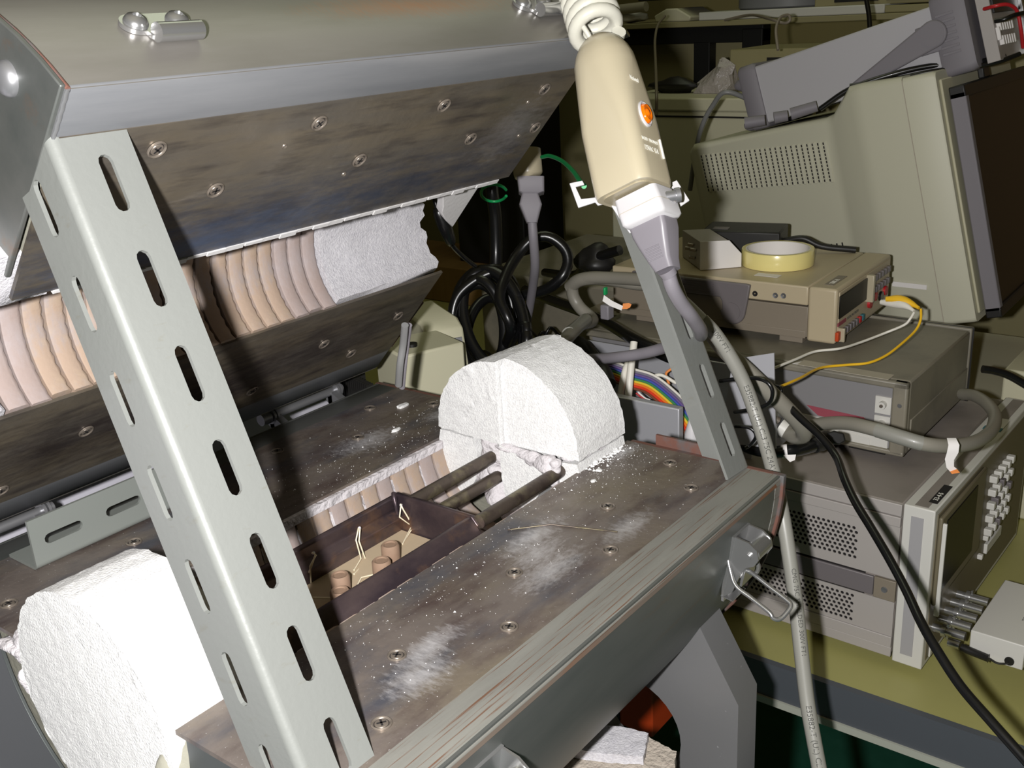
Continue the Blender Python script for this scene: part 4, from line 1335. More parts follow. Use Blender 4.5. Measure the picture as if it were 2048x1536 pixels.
# white test fixture plugged into the analyser
fx = thing('test_fixture', 'white test fixture box plugged into the analyser front connectors', 'fixture', tuple(AM @ Vector((0.045, -0.054, AB))))
FXM = AM @ Matrix.Translation((0.0108, -0.0294, AB + 0.018)) @ Matrix.Rotation(radians(0), 4, 'Z')
rbox('body', (0, -0.0372, 0), (0.087, 0, 0.0204), FXM, M_an_bez, fx, 0.00072)
for k in range(5):
    pass
lettering('HIGH  LOW', 0.0042, FXM @ frame((0.018, -0.0348, 0.02058), (1, 0, 0), (0, 1, 0)), M_ink, fx, 0.9)
lettering('TEST FIXTURE', 0.0036, FXM @ frame((0.033, -0.0288, 0.02058), (1, 0, 0), (0, 1, 0)), M_ink, fx, 0.9)
gl = MB().tube([FXM @ Vector((-0.0018, 0.0144, 0.006)), FXM @ Vector((-0.0018, 0.006, 0.006))], 0.0033, 14)
obj('knurled_screw', gl, M_chrome, fx, smooth=40)
obj('earth_post', MB().tube([FXM @ Vector((-0.0024, 0.0048, 0.0051)), FXM @ Vector((-0.0036, -0.0144, 0.0039)), FXM @ Vector((-0.0036, -0.015, 0.0039))], [0.00312, 0.00276, 0.00336], 12), M_blackp, fx, smooth=50)
obj('earth_lead', MB().tube(spline([FXM @ Vector((-0.0036, -0.0156, 0.0039)), FXM @ Vector((-0.0048, -0.0216, 0.003)), FXM @ Vector((-0.0018, -0.0282, 0.0036))], 5), 0.00078, 8), M_blackp, fx)
obj('plug_cap', MB().cyl(FXM @ Vector((-0.0009, -0.0282, 0.0048)), FXM @ Vector((0.0012, -0.0282, 0.0048)), 0.00336, n=14), M_blackp, fx, smooth=40)

# ------------------------------------------------------------------ instrument on the analyser, its back towards the furnace
MT = -0.1398
MZ0 = AZ + 0.0024
my = radians(-1.0)
MM = BF @ Matrix.Translation((0.6726, 0.0153, 0)) @ Matrix.Rotation(my, 4, 'Z')
mi = thing('plotter_controller', 'olive-grey instrument with its back panel turned to the furnace, on top of the analyser', 'instrument', tuple(MM @ Vector((0, 0, MZ0))))
rbox('case', (0.006, 0.0, MZ0 + 0.0048), (0.1572, 0.3, MT), MM, M_mid, mi, 0.0018)
rbox('back_frame', (0.0, 0.0, MZ0 + 0.0048), (0.0072, 0.012, MT - 0.0003), MM, M_mid, mi, 0.0018)
rbox('back_frame', (0.0, 0.0, MT - 0.0066), (0.0072, 0.3, MT - 0.0003), MM, M_mid, mi, 0.0018)
rbox('back_frame', (0.0, 0.0, MZ0 + 0.0048), (0.0072, 0.3, MZ0 + 0.009), MM, M_mid, mi, 0.0012)
rbox('back_panel', (0.0036, 0.0108, MZ0 + 0.0084), (0.0054, 0.294, MT - 0.006), MM, M_midback, mi, 0.00024, label='aluminium back panel')
rbox('connector_panel', (0.0021, 0.0132, MZ0 + 0.0084), (0.0048, 0.12, MZ0 + 0.024), MM, M_an_bez, mi, 0.00036)
rbox('front_frame', (0.1572, -0.0012, MZ0 + 0.0012), (0.1656, 0.3, MT + 0.0018), MM, M_mid, mi, 0.0012)
rbox('front_trim', (0.1593, -0.0024, MZ0 + 0.0003), (0.1611, 0.3, MT + 0.0021), MM, M_blackp, mi, 0.0003)
rbox('side_step', (0.012, -0.0009, MZ0 + 0.0072), (0.156, 0.0006, MZ0 + 0.033), MM, M_mid, mi, 0.0006)
for zz in (MT - 0.021, MT - 0.0372):
    rbox('connector_tab', (0.0021, 0.0126, zz - 0.0084), (0.0039, 0.0252, zz + 0.006), MM, M_an_bez, mi, 0.0003)
    c = MM @ Vector((0.0021, 0.0186, zz))
    obj('coaxial_connector', MB().tube([c, c + Vector((-0.0048, 0, 0))], 0.003, 14), M_an_bez, mi, smooth=40)
    obj('connector_pin', MB().tube([c + Vector((-0.0042, 0, 0)), c + Vector((-0.0057, 0, 0))], 0.00144, 10), M_screw, mi, smooth=40)
obj('screw', MB().lathe([(0.0018, 0), (0.00144, 0.0006), (0, 0.0006)], MM @ frame((-0.00012, 0.0054, MT - 0.0192), (0, 1, 0), (0, 0, 1)) @ Matrix.Rotation(pi, 4, 'X'), 12), M_zinc, mi, smooth=50)
lab = MB().prism([(0.0266, MT - 0.0428), (0.0716, MT - 0.0415), (0.0818, MT - 0.0342), (0.0338, MT - 0.0355)], 0, 0.00036, MM @ Matrix(((0, 0, -1, 0.0036), (1, 0, 0, 0), (0, 1, 0, 0), (0, 0, 0, 1))))
obj('warning_label', lab, M_redlabel, mi, label='faded red warning label')
rbox('paper_label', (0.0006, 0.0156, MT + 0.0001), (0.0135, 0.09, MT + 0.0005), MM, M_label, mi, 0, label='grey paper label along the top edge')
lab = MB().prism([(0.084, -0.0048), (0.0948, -0.0036), (0.09, 0.0048), (0.0858, 0.0036)], 0, 0.00036, MM @ Matrix(((0, 1, 0, 0.0054), (1, 0, 0, 0), (0, 0, -1, MT + 0.00036), (0, 0, 0, 1))))
obj('torn_paper', lab, M_paper, mi)
led = rbox('switch_block', (0.0012, 0.105, MZ0 + 0.024), (0.0036, 0.12, MZ0 + 0.0288), MM, M_redlabel, mi, 0.00018, label='red switch block')
for k in range(5):
    rbox('switch', (0.00048, 0.1059 + 0.00288 * k, MZ0 + 0.0249 + 0.0012 * (k % 2)), (0.0018, 0.1077 + 0.00288 * k, MZ0 + 0.0273 + 0.0006 * (k % 2)), MM, M_paper, mi, 0)
rbox('info_label', (0.0027, 0.1032, MZ0 + 0.0222), (0.00372, 0.144, MZ0 + 0.0372), MM, M_label, mi, 0)
rbox('fuse_panel', (0.0015, 0.027, MZ0 + 0.0072), (0.0027, 0.09, MZ0 + 0.0156), MM, M_an_bez, mi, 0.00018)
for yy in (0.018, 0.066, 0.24):
    rbox('foot', (0.012, yy, AZ + 0.00084), (0.036, yy + 0.03, MZ0 + 0.0054), MM, M_blackp, mi, 0.0006)
for yy in (0.018, 0.24):
    rbox('foot', (0.126, yy, AZ + 0.00084), (0.15, yy + 0.03, MZ0 + 0.0054), MM, M_blackp, mi, 0.0006)

# ------------------------------------------------------------------ tan bench multimeter
GZ = MT + 0.0069
GT = GZ + 0.0459
GM = BF @ Matrix.Translation((0.723, 0.0927, 0)) @ Matrix.Rotation(radians(1.5), 4, 'Z')
mm = thing('bench_multimeter', 'tan and grey bench multimeter with clip leads, lying on the olive-grey instrument', 'multimeter', tuple(GM @ Vector((0, 0, MT))))
GX = 0.1392
rbox('lower_case', (0.0012, 0.0252, GZ + 0.0012), (GX, 0.216, GT - 0.018), GM, M_mm_grey, mm, 0.0006, label='warm grey lower case')
rbox('upper_case', (0.0, 0.0252, GT - 0.0165), (GX + 0.0006, 0.216, GT), GM, M_mm_top, mm, 0.0012, label='tan upper case')
rbox('front_bezel', (-0.0009, 0.0, GZ - 0.0015), (GX + 0.0018, 0.0249, GT + 0.0003), GM, M_mm_top, mm, 0.0024, 3, label='tan front bezel')
rbox('front_panel', (0.0036, -0.00072, GZ + 0.0024), (GX - 0.0024, 0.0012, GT - 0.003), GM, M_mm_top, mm, 0.0003)
rbox('display', (0.0024, -0.0018, GZ + 0.0204), (0.0708, -0.0006, GT - 0.006), GM, M_screen, mm, 0.0003, label='black display window')
rbox('display_hood', (0.0708, -0.0072, GZ + 0.018), (0.0756, 0.0, GT - 0.0036), GM, M_cream, mm, 0.0006)
for r_ in range(2):
    for c_ in range(6):
        rbox('key', (0.0822 + 0.0087 * c_, -0.0036, GT - 0.0132 - 0.0108 * r_), (0.0876 + 0.0087 * c_, -0.0006, GT - 0.0078 - 0.0108 * r_), GM, M_mm_handle, mm, 0.00048)
for c_ in range(7):
    rbox('key', (0.012 + 0.0078 * c_, -0.0036, GZ + 0.0042), (0.0171 + 0.0078 * c_, -0.0006, GZ + 0.0096), GM, M_mm_handle if c_ < 5 else (M_red if c_ == 5 else M_teal), mm, 0.00048)
rbox('brand_strip', (0.0012, -0.00144, GZ + 0.0138), (0.0204, -0.0006, GZ + 0.0168), GM, M_redlabel, mm, 0.00012)
lettering('DIGITAL MULTIMETER', 0.0033, GM @ frame((0.024, -0.0009, GZ + 0.0141), (1, 0, 0), (0, 0, 1)), M_ink, mm, 0.9)
rbox('power_button', (-0.0018, -0.003, GZ + 0.0018), (0.0042, 0.0, GZ + 0.0096), GM, M_orangebox, mm, 0.0006, label='orange power button')
rbox('button_guard', (0.0042, -0.006, GZ), (0.0072, 0.0, GZ + 0.012), GM, M_cream, mm, 0.0006)
for (x, z, m_) in ((0.081, GZ + 0.0144, M_red), (0.0936, GZ + 0.018, M_red), (0.1236, GT - 0.03, M_red), (0.1116, GT - 0.0324, M_black)):
    c = GM @ Vector((x, -0.0006, z))
    e = GM.to_3x3() @ Vector((0, -1, 0))
    obj('terminal', MB().tube([c, c + e * 0.0024, c + e * 0.00246, c + e * 0.0006], [0.0045, 0.0045, 0.003, 0.003], 16), m_, mm, smooth=40)
nl = rbox('name_plate', (0.0108, 0.0078, GT + 0.00024), (0.045, 0.0156, GT + 0.00072), GM, M_mm_grey, mm, 0.00012, label='dark grey label with white characters')
lettering('2301-A', 0.006, GM @ Matrix.Translation((0.015, 0.0093, GT + 0.00078)), M_whiteink, mm, 0.9)
rbox('calibration_label', (0.018, 0.06, GT + 0.00012), (0.0276, 0.0816, GT + 0.00036), GM, M_paper, mm, 0, label='small white calibration label')
for k, yy in enumerate((0.0468, 0.0540, 0.0726, 0.0804)):
    c = GM @ Vector((0.0, yy, GT - 0.0102 - 0.00048 * k))
    obj('side_jack', MB().lathe([(0.00252, -0.00012), (0.0024, 0.00036), (0.00168, 0.00018), (0, -0.00006)], frame(c, (0, 1, 0), (0, 0, 1)) @ Matrix.Rotation(pi, 4, 'X'), 14), M_zinc if k < 2 else M_dark, mm, smooth=40)
# carrying handle folded along the side
hp = [(0.123, GT - 0.003), (0.1278, GT - 0.0024), (0.144, GT - 0.0024), (0.24, GT - 0.0018), (0.24, GT - 0.0156), (0.1512, GT - 0.0168), (0.1494, GT - 0.0204), (0.1488, GT - 0.0276)]
hp += arc(0.1392, GT - 0.0285, 0.0117, 0, -170, 10)
hp += [(0.1254, GT - 0.018)]
GH = GM @ Matrix.Translation((0, -0.0475, 0))
obj('handle', MB().prismx(hp, -0.0045, -0.0006, GH), M_mm_handle, mm, bev=0.0012, seg=3, label='grey carrying handle with a round pivot')
obj('handle_pivot', MB().cyl(GH @ Vector((-0.0051, 0.1395, GT - 0.0285)), GH @ Vector((-0.0042, 0.1395, GT - 0.0285)), 0.0081, n=26), M_mm_handle, mm, smooth=40)
for k in range(6):
    rbox('handle_rib', (-0.00498, 0.1572, GT - 0.0039 - 0.0021 * k), (-0.00432, 0.24, GT - 0.0033 - 0.0021 * k), GH, M_mm_handle, mm, 0)
rbox('base_rail', (0.0006, 0.0264, GZ), (0.0024, 0.213, GZ + 0.0066), GM, M_mm_grey, mm, 0.00048)
for yy in (0.0312, 0.174):
    for xx in (0.0072, 0.108):
        rbox('foot', (xx, yy, MT + 0.00018), (xx + 0.018, yy + 0.021, GZ + 0.0018), GM, M_mm_grey, mm, 0.0006)

# tape roll, switch box and black supply on the multimeter
tp = thing('tape_roll', 'roll of pale yellow adhesive tape lying on the tan multimeter', 'tape', tuple(BF @ Vector((0.783, 0.195, GT))))
tcx = on('z', 1555, 527, (BF @ Vector((0, 0, GT))).z + 0.0003)
obj('tape', MB().lathe([(0.0267, 0.0), (0.0297, 0.0), (0.03, 0.0006), (0.03, 0.0129), (0.0297, 0.0135), (0.0267, 0.0135), (0.0267, 0.0)], Matrix.Translation(tcx) @ Matrix.Scale(1.08, 4), 56), M_tape, tp, smooth=40)
obj('core', MB().lathe([(0.0255, 0.0), (0.0267, 0.0), (0.0267, 0.0135), (0.0255, 0.0135), (0.0255, 0.0)], Matrix.Translation(tcx) @ Matrix.Scale(1.08, 4), 56), M_tapecore, tp, smooth=40, label='white cardboard core')
ztop = (BF @ Vector((0, 0, GT))).z + 0.0004
q0, q1 = on('z', 1400, 541, ztop), on('z', 1483, 534, ztop)
sb = thing('switch_box', 'small white metal box with one cut-off corner beside the tape roll', 'box', tuple(q0))
SBM = frame(q0, q1 - q0, (0, 0, 1))
sgn = 1 if SBM.col[2].to_3d().dot(Vector(CR[2])) > 0 else -1
wd = (q1 - q0).length
obj('end_face', MB().prism([(0, 0), (wd, 0), (wd, 0.0125), (wd * 0.70, 0.0255), (0, 0.0265)], 0, 0.001 * sgn, SBM), M_paper, sb, bev=0.0004)
obj('body', MB().prism([(0.0005, 0.0003), (wd - 0.0005, 0.0003), (wd - 0.0005, 0.0122), (wd * 0.695, 0.0250), (0.0005, 0.0260)], 0.0012 * sgn, 0.058 * sgn, SBM), M_an_side, sb, bev=0.0004)
for k, (yy, zz) in enumerate(((0.006, 0.016), (0.014, 0.019), (0.010, 0.008), (0.022, 0.014))):
    obj('brass_terminal', MB().cyl(SBM @ Vector((0.0, zz, yy * sgn + 0.006 * sgn)), SBM @ Vector((-0.005, zz + 0.001, yy * sgn + 0.008 * sgn)), 0.0016, n=8), M_screw, sb, smooth=40)
bs = thing('power_adapter', 'black power supply block lying behind the tape roll', 'adapter', tuple(BF @ Vector((0.84, 0.24, GT))))
BSM = BF @ Matrix.Translation((0.8180, 0.186, GT + 0.00036)) @ Matrix.Rotation(radians(14), 4, 'Z')
rbox('body', (0, 0, 0), (0.045, 0.075, 0.0216), BSM, M_blackp, bs, 0.0018)
rbox('label', (0.0072, 0.051, 0.02166), (0.018, 0.066, 0.0219), BSM, M_mm_handle, bs, 0)
obj('lead', MB().tube(spline([BSM @ Vector((0.018, 0.0, 0.0096)), BSM @ Vector((0.0168, -0.018, 0.0132)), BSM @ Vector((0.018, -0.036, 0.006)), BSM @ Vector((0.024, -0.066, 0.0024))], 6), 0.003, 10), M_blackp, bs, smooth=70)

# ------------------------------------------------------------------ CRT monitor behind, leaning back
CX = 0.936
ct = thing('crt_monitor', 'large beige CRT monitor seen from its side, tilted back on the bench', 'monitor', tuple(BF @ Vector((1.08, 0.18, BZ))))
tt = radians(14.0)
OB = BF @ Vector((CX, 0.0336, -0.1632))
CM = Matrix(((1, 0, 0, OB[0]), (0, cos(tt), sin(tt), OB[1]), (0, -sin(tt), cos(tt), OB[2]), (0, 0, 0, 1)))   # local y = back, z = up


def rect(b, x0, x1, u0, u1, r=0.0072):
    out = []
    for (cx, cz, t0) in ((x1 - r, u1 - r, 0), (x0 + r, u1 - r, 90), (x0 + r, u0 + r, 180), (x1 - r, u0 + r, 270)):
        for k in range(5):
            t = radians(t0 + 90 * k / 4)
            out.append(CM @ Vector((cx + r * cos(t), b, cz + r * sin(t))))
    return out


obj('front_bezel', MB().loft([rect(0.0, 0.0, 0.264, 0.0, 0.24, 0.0048), rect(0.0024, -0.0012, 0.2652, 0, 0.2412, 0.0048), rect(0.03, -0.0006, 0.2646, 0, 0.2424, 0.0048)]), M_beige, ct, smooth=40)
obj('rear_housing', MB().loft([rect(0.0309, 0.0, 0.264, 0.0006, 0.2435, 0.006), rect(0.0700, 0.0018, 0.2622, 0.0, 0.2475, 0.0084), rect(0.0840, 0.0040, 0.2600, 0.0, 0.2475, 0.0084), rect(0.112, 0.024, 0.24, 0.0, 0.2250, 0.0084),
                               rect(0.122, 0.027, 0.237, 0.0, 0.2230, 0.0072), rect(0.278, 0.0312, 0.2328, 0.006, 0.2290, 0.0072), rect(0.286, 0.036, 0.228, 0.012, 0.2240, 0.0072)]), M_beige, ct, smooth=32)
rbox('bezel_lip', (0.0072, -0.0024, 0.0072), (0.2568, 0.0, 0.2328), CM, M_beige2, ct, 0.0012)
# raised ribs of the vent field with slots between
vs_ = MB()
for k in range(25):
    yb = 0.1240 + 0.00590 * k
    xw = 0.0270 + (yb - 0.122) * 0.0270
    z1 = 0.1575 + 0.00066 * k
    rbox('vent_rib', (xw - 0.0009, yb, z1), (xw + 0.002, yb + 0.0030, z1 + 0.0425), CM, M_beige, ct, 0.0004, 1)
    for j in range(11):
        z0 = z1 + 0.0012 + j * 0.0038
        vs_.box((xw - 0.0002, yb + 0.0034, z0), (xw + 0.001, yb + 0.0046, z0 + 0.0026), CM)
o = obj('vent_slots', vs_, M_dark, ct)
o['kind'] = 'stuff'
v2 = MB()
for k in range(4):
    for j in range(3):
        v2.box((0.0262, 0.1270 + 0.0060 * k, 0.0780 + 0.0060 * j), (0.0288, 0.1282 + 0.0060 * k, 0.0820 + 0.0060 * j), CM)
o = obj('lower_vent_slots', v2, M_dark, ct)
o['kind'] = 'stuff'
rbox('mould_line', (-0.00078, 0.03012, 0.0024), (0.0, 0.03084, 0.24), CM, M_label, ct, 0)
rbox('tape_strip', (-0.00096, 0.0372, 0.045), (-0.00024, 0.0708, 0.0498), CM @ Matrix.Translation((0, 0, 0.0)) @ Matrix.Rotation(radians(14), 4, 'X') @ Matrix.Translation((0, 0.012, -0.018)), M_paper, ct, 0, label='strip of clear tape on the side')
obj('picture_tube', MB().loft([rect(-0.0021, 0.024, 0.24, 0.027, 0.219, 0.012), rect(-0.0036, 0.03, 0.234, 0.033, 0.213, 0.012)]), M_screen, ct, smooth=40)
obj('foot', MB().lathe([(0.0, 0), (0.078, 0), (0.084, 0.006), (0.072, 0.03), (0.06, 0.045), (0, 0.054)], BF @ Matrix.Translation((CX + 0.132, 0.168, -0.252)), 36), M_beige2, ct, smooth=40)
rbox('arm', (0.06, 0.06, -0.012), (0.204, 0.204, 0.0024), CM, M_beige2, ct, 0.0024)
sf_ = thing('screen_filter', 'black framed glass screen filter hanging in front of the CRT monitor', 'filter', tuple(CM @ Vector((0.12, -0.012, 0.012))))
rbox('frame_side', (0.0108, -0.0204, 0.006), (0.0204, -0.006, 0.2172), CM, M_fgb, sf_, 0.0012)
rbox('glass_panel', (0.0204, -0.018, 0.0072), (0.264, -0.0132, 0.2172), CM, M_screen, sf_, 0.0006, label='dark glass panel')
rbox('frame_bottom', (0.0108, -0.0204, 0.0), (0.27, -0.006, 0.0108), CM, M_blackp, sf_, 0.0012)
rbox('frame_top', (0.0108, -0.0204, 0.2112), (0.27, -0.006, 0.2232), CM, M_blackp, sf_, 0.0012)
rbox('hanger', (0.09, -0.018, 0.2232), (0.111, -0.012, 0.2448), CM, M_blackp, sf_, 0.0012).name = 'hanger'
rbox('hanger', (0.09, -0.018, 0.2439), (0.111, 0.024, 0.2466), CM, M_blackp, sf_, 0.0006)
# computer case under the monitor
pc = thing('desktop_case', 'flat beige desktop computer case under the CRT monitor', 'computer', tuple(BF @ Vector((1.08, 0.18, BZ))))
rbox('body', (0.933, 0.012, BZ + 0.0003), (1.2, 0.288, -0.2523), BF, M_beige2, pc, 0.0024)
rbox('drive_door', (1.032, 0.0084, BZ + 0.054), (1.128, 0.012, BZ + 0.078), BF, M_greybox, pc, 0.0012)

# ------------------------------------------------------------------ function generator on the monitor
ft = radians(16.5)
fo_ = on('x', 1533, 247, BF.translation.x + 0.975)
FM = Matrix(((1, 0, 0, fo_[0]), (0, -cos(ft), sin(ft), fo_[1]), (0, sin(ft), cos(ft), fo_[2]), (0, 0, 0, 1)))   # local y = forward, z = up
fg = thing('function_generator', 'lilac-grey bench generator with rubber bumpers propped on the monitor top', 'instrument', tuple(fo_))
FL, FH, FW = 0.189, 0.0606, 0.126
rbox('case', (0, 0, 0), (FW, FL, FH), FM, M_fg, fg, 0.0018)
bp_ = MB()


def bumper(y0, y1, x0, x1, z0, z1, tap=0.0):
    m2 = MB()

    def rr(y, d):
        out = []
        r = 0.0072
        for (cx, cz, t0) in ((x1 + d - r, z1 + d - r, 0), (x0 - d + r, z1 + d - r, 90), (x0 - d + r, z0 - d + r, 180), (x1 + d - r, z0 - d + r, 270)):
            for k in range(5):
                t = radians(t0 + 90 * k / 4)
                out.append(FM @ Vector((cx + r * cos(t), y, cz + r * sin(t))))
        return out
    m2.loft([rr(y0, -tap), rr(y0 + (y1 - y0) * 0.15, 0), rr(y0 + (y1 - y0) * 0.85, 0), rr(y1, -tap)])
    return m2


obj('rear_bumper', bumper(-0.018, 0.0024, -0.0036, FW + 0.0036, -0.0042, FH + 0.0042, 0.0018), M_fgb, fg, smooth=40)
obj('front_bumper', bumper(FL - 0.0024, FL + 0.0288, -0.0048, FW + 0.0048, -0.0084, FH + 0.0084, 0.0018), M_fgb, fg, smooth=40)
rbox('bumper_tab', (-0.0045, FL - 0.0192, FH * 0.30), (0.0, FL + 0.0024, FH * 0.74), FM, M_fgb, fg, 0.0012)
for k in range(7):
    rbox('bumper_groove', (-0.0054, FL + 0.0012, FH * 0.20 + k * 0.006), (-0.00468, FL + 0.018, FH * 0.20 + k * 0.006 + 0.0024), FM, M_fgb, fg, 0.0003)
obj('rear_foot', MB().lathe([(0.0, -0.012), (0.0036, -0.012), (0.0066, -0.0072), (0.0072, 0)], FM @ frame((0.012, -0.018, FH * 0.78), (1, 0, 0), (0, 0, 1)) @ Matrix.Rotation(pi, 4, 'Y') @ Matrix.Rotation(0, 4, 'X'), 12), M_fgb, fg, smooth=50)
obj('rear_foot', MB().lathe([(0.0, -0.012), (0.0036, -0.012), (0.0066, -0.0072), (0.0072, 0)], FM @ frame((0.012, -0.018, 0.0036), (1, 0, 0), (0, 0, 1)) @ Matrix.Rotation(pi, 4, 'Y'), 12), M_fgb, fg, smooth=50)
# carrying handle used as a stand
piv = FM.inverted() @ on('x', 1868, 68, BF.translation.x + 0.9702)
tip = FM.inverted() @ on('x', 1706, 178, BF.translation.x + 0.9702)
dd = Vector((0, tip.y - piv.y, tip.z - piv.z))
dn = dd.normalized()
pp = Vector((0, -dn.z, dn.y))
out = []
for k in range(13):
    t = radians(90 + 180 * k / 12)
    out.append((piv.y + 0.0126 * (-cos(t - pi / 2) * 0 + cos(t) * pp.y * -1 * 0 + 0), 0))
out = []
for k in range(13):
    t = pi * k / 12 - pi / 2
    v_ = -dn * cos(t) * 0.0129 + pp * sin(t) * 0.0129
    out.append((piv.y + v_.y, piv.z + v_.z))
out.append((tip.y + pp.y * 0.0045, tip.z + pp.z * 0.0045))
out.append((tip.y - pp.y * 0.0045, tip.z - pp.z * 0.0045))
obj('handle', MB().prismx(out, -0.0096, -0.00492, FM), M_fgb, fg, bev=0.0018, seg=3, label='dark grey carrying handle swung down as a stand')
obj('handle_hub', MB().cyl(FM @ Vector((-0.01092, piv.y, piv.z)), FM @ Vector((-0.0093, piv.y, piv.z)), 0.0111, 0.0102, 28), M_fgb, fg, smooth=40)
obj('mains_lead', MB().tube(spline([FM @ Vector((0.018, -0.0168, 0.027)), at(1452, 184, 1.14), at(1425, 212, 1.158), at(1405, 250, 1.176), at(1392, 300, 1.2), at(1380, 380, 1.23)], 6), 0.0027, 10), M_greycab, fg, smooth=80)
# cables and ferrites squeezed under the generator
for k, (pa, pb_) in enumerate((((1490, 246, 1.08), (1530, 240, 1.074)), ((1548, 236, 1.068), (1575, 231, 1.065)), ((1582, 228, 1.062), (1634, 212, 1.053)))):
    tag(obj('cable_ferrite', MB().cyl(at(*pa), at(*pb_), 0.006, 0.0054, 14), M_fgb, smooth=40), ['rear ferrite bead lying under the raised generator', 'middle ferrite bead lying under the raised generator', 'front ferrite bead lying under the raised generator'][k], 'ferrite',
        'ferrite beads under the generator')
wire('black_lead', [at(1640, 218, 1.056), at(1700, 178, 1.038), at(1780, 150, 1.02), at(1860, 132, 1.008), at(1950, 125, 0.996), at(2010, 112, 0.996)], 0.0027, M_black, 'black lead wedged between the generator and the monitor top', 'cable', 'dark leads under the generator')
wire('black_lead', [at(1700, 172, 1.041), at(1790, 158, 1.02), at(1870, 142, 1.002), at(1980, 128, 0.99), at(2040, 108, 0.99)], 0.0024, M_black, 'lower black lead lying along the monitor top edge', 'cable', 'dark leads under the generator')

# breadboard unit in front of the generator
BM = FM @ Matrix.Translation((0.012, FL + 0.0336, -0.006))
bb = thing('breadboard_unit', 'white-edged prototyping unit with rows of small switches in front of the generator', 'electronics', tuple(BM @ Vector((0, 0, 0))))
rbox('body', (0, 0.0, 0.0), (0.096, 0.012, 0.084), BM, M_an_side, bb, 0.0006)
rbox('dark_panel', (0.003, 0.012, 0.0432), (0.093, 0.0144, 0.0828), BM, M_blackp, bb, 0.0006)
for r_ in range(2):
    for c_ in range(6):
        rbox('switch', (0.0072 + 0.0084 * c_, 0.012, 0.0132 + 0.0132 * r_), (0.0114 + 0.0084 * c_, 0.0162, 0.0216 + 0.0132 * r_), BM, M_paper, bb, 0.00048)
rbox('switch', (0.0018, 0.012, 0.018), (0.0048, 0.0156, 0.03), BM, M_paper, bb, 0.00048)
rbox('rail', (0.093, 0.009, 0.0), (0.0972, 0.018, 0.087), BM, M_chrome, bb, 0.0006)
wire('red_lead', [at(1968, 18, 0.948), at(1990, 12, 0.936), at(2015, 9, 0.936), at(2034, 22, 0.942), at(2042, 60, 0.948), at(2046, 95, 0.96)], 0.00168, M_red, 'red test lead clipped to the prototyping unit', 'wire')
wire('black_test_lead', [at(1990, 42, 0.942), at(2010, 38, 0.936), at(2030, 30, 0.936), at(2048, 26, 0.942)], 0.0021, M_black, 'black test clip below the red test lead', 'wire')

# ------------------------------------------------------------------ open electronics box with ribbon cable
eb = thing('open_electronics_box', 'open aluminium electronics chassis with a rainbow ribbon cable inside', 'electronics', tuple(BF @ Vector((0.594, 0.198, BZ))))
EX0, EX1, EY0, EY1, ET = 0.54, 0.627, 0.1398, 0.297, -0.1398
I4 = BF
rbox('front_wall', (EX0, EY0, -0.216), (EX0 + 0.0072, EY1, ET), I4, M_alu, eb, 0.0009, label='brushed aluminium near wall')
rbox('rear_wall', (EX1 - 0.0018, EY0 - 0.012, -0.216), (EX1, EY1, ET + 0.0096), I4, M_alu, eb, 0.0006)
rbox('end_wall', (EX0 + 0.0072, EY1 - 0.0018, -0.216), (EX1 - 0.0018, EY1, ET + 0.0072), I4, M_alu, eb, 0.0006)
rbox('base', (EX0 + 0.0024, EY0, -0.2196), (EX1, EY1, -0.216), I4, M_alu, eb, 0.0006)
rbox('side_plate', (EX1 + 0.0006, EY0 - 0.018, -0.216), (EX1 + 0.0024, EY0 + 0.018, ET + 0.0012), I4, M_alu, eb, 0.0003)
rbox('circuit_board', (EX0 + 0.012, EY0 + 0.006, -0.207), (EX1 - 0.006, EY1 - 0.012, -0.2058), I4, M_teal, eb, 0)
rbox('support', (EX0 + 0.03, EY0 + 0.012, BZ + 0.00018), (EX1 - 0.006, EY1 - 0.012, -0.2196), I4, M_greybox, eb, 0.0012)
rnd = random.Random(77)
for k in range(16):
    x, y = rnd.uniform(EX0 + 0.015, EX1 - 0.018), rnd.uniform(EY0 + 0.012, EY1 - 0.03)
    h = rnd.uniform(0.009, 0.045)
    rbox('component', (x, y, -0.2058), (x + rnd.uniform(0.0036, 0.012), y + rnd.uniform(0.0048, 0.018), -0.2058 + h), I4, rnd.choice((M_an_bez, M_blackp, M_greybox, M_paper, M_alu)), eb, 0.0006)
# ribbon cable: nine flat conductors side by side
rb_pts = [(1195, 738, 0.845), (1225, 742, 0.84), (1262, 756, 0.835), (1300, 768, 0.828), (1335, 795, 0.820), (1362, 822, 0.812), (1382, 848, 0.806), (1395, 872, 0.803)]
ctr = pl(rb_pts, 6)
vup = Vector((0.10, -0.15, 1)).normalized()
for k in range(9):
    off = (4 - k) * 0.00186
    mbk = MB()
    P = []
    for i, p_ in enumerate(ctr):
        t_ = (ctr[min(i + 1, len(ctr) - 1)] - ctr[max(i - 1, 0)]).normalized()
        sd = t_.cross(Vector(CR[2])).normalized()
        if sd.z < 0:
            sd = -sd
        P.append(p_ + sd * off)
    o_ = obj('ribbon_conductor', MB().tube(P, 0.00105, 8), RAIN[k], eb, smooth=80)
for k, (pts, r, m_) in enumerate(((((1240, 795, 0.822), (1248, 750, 0.822), (1256, 725, 0.826)), 0.0026, M_whitew), (((1256, 800, 0.816), (1262, 735, 0.818), (1268, 684, 0.822)), 0.0029, M_whitew))):
    obj('white_tube', MB().tube(pl(pts, 5), r, 12), m_, eb, smooth=60)
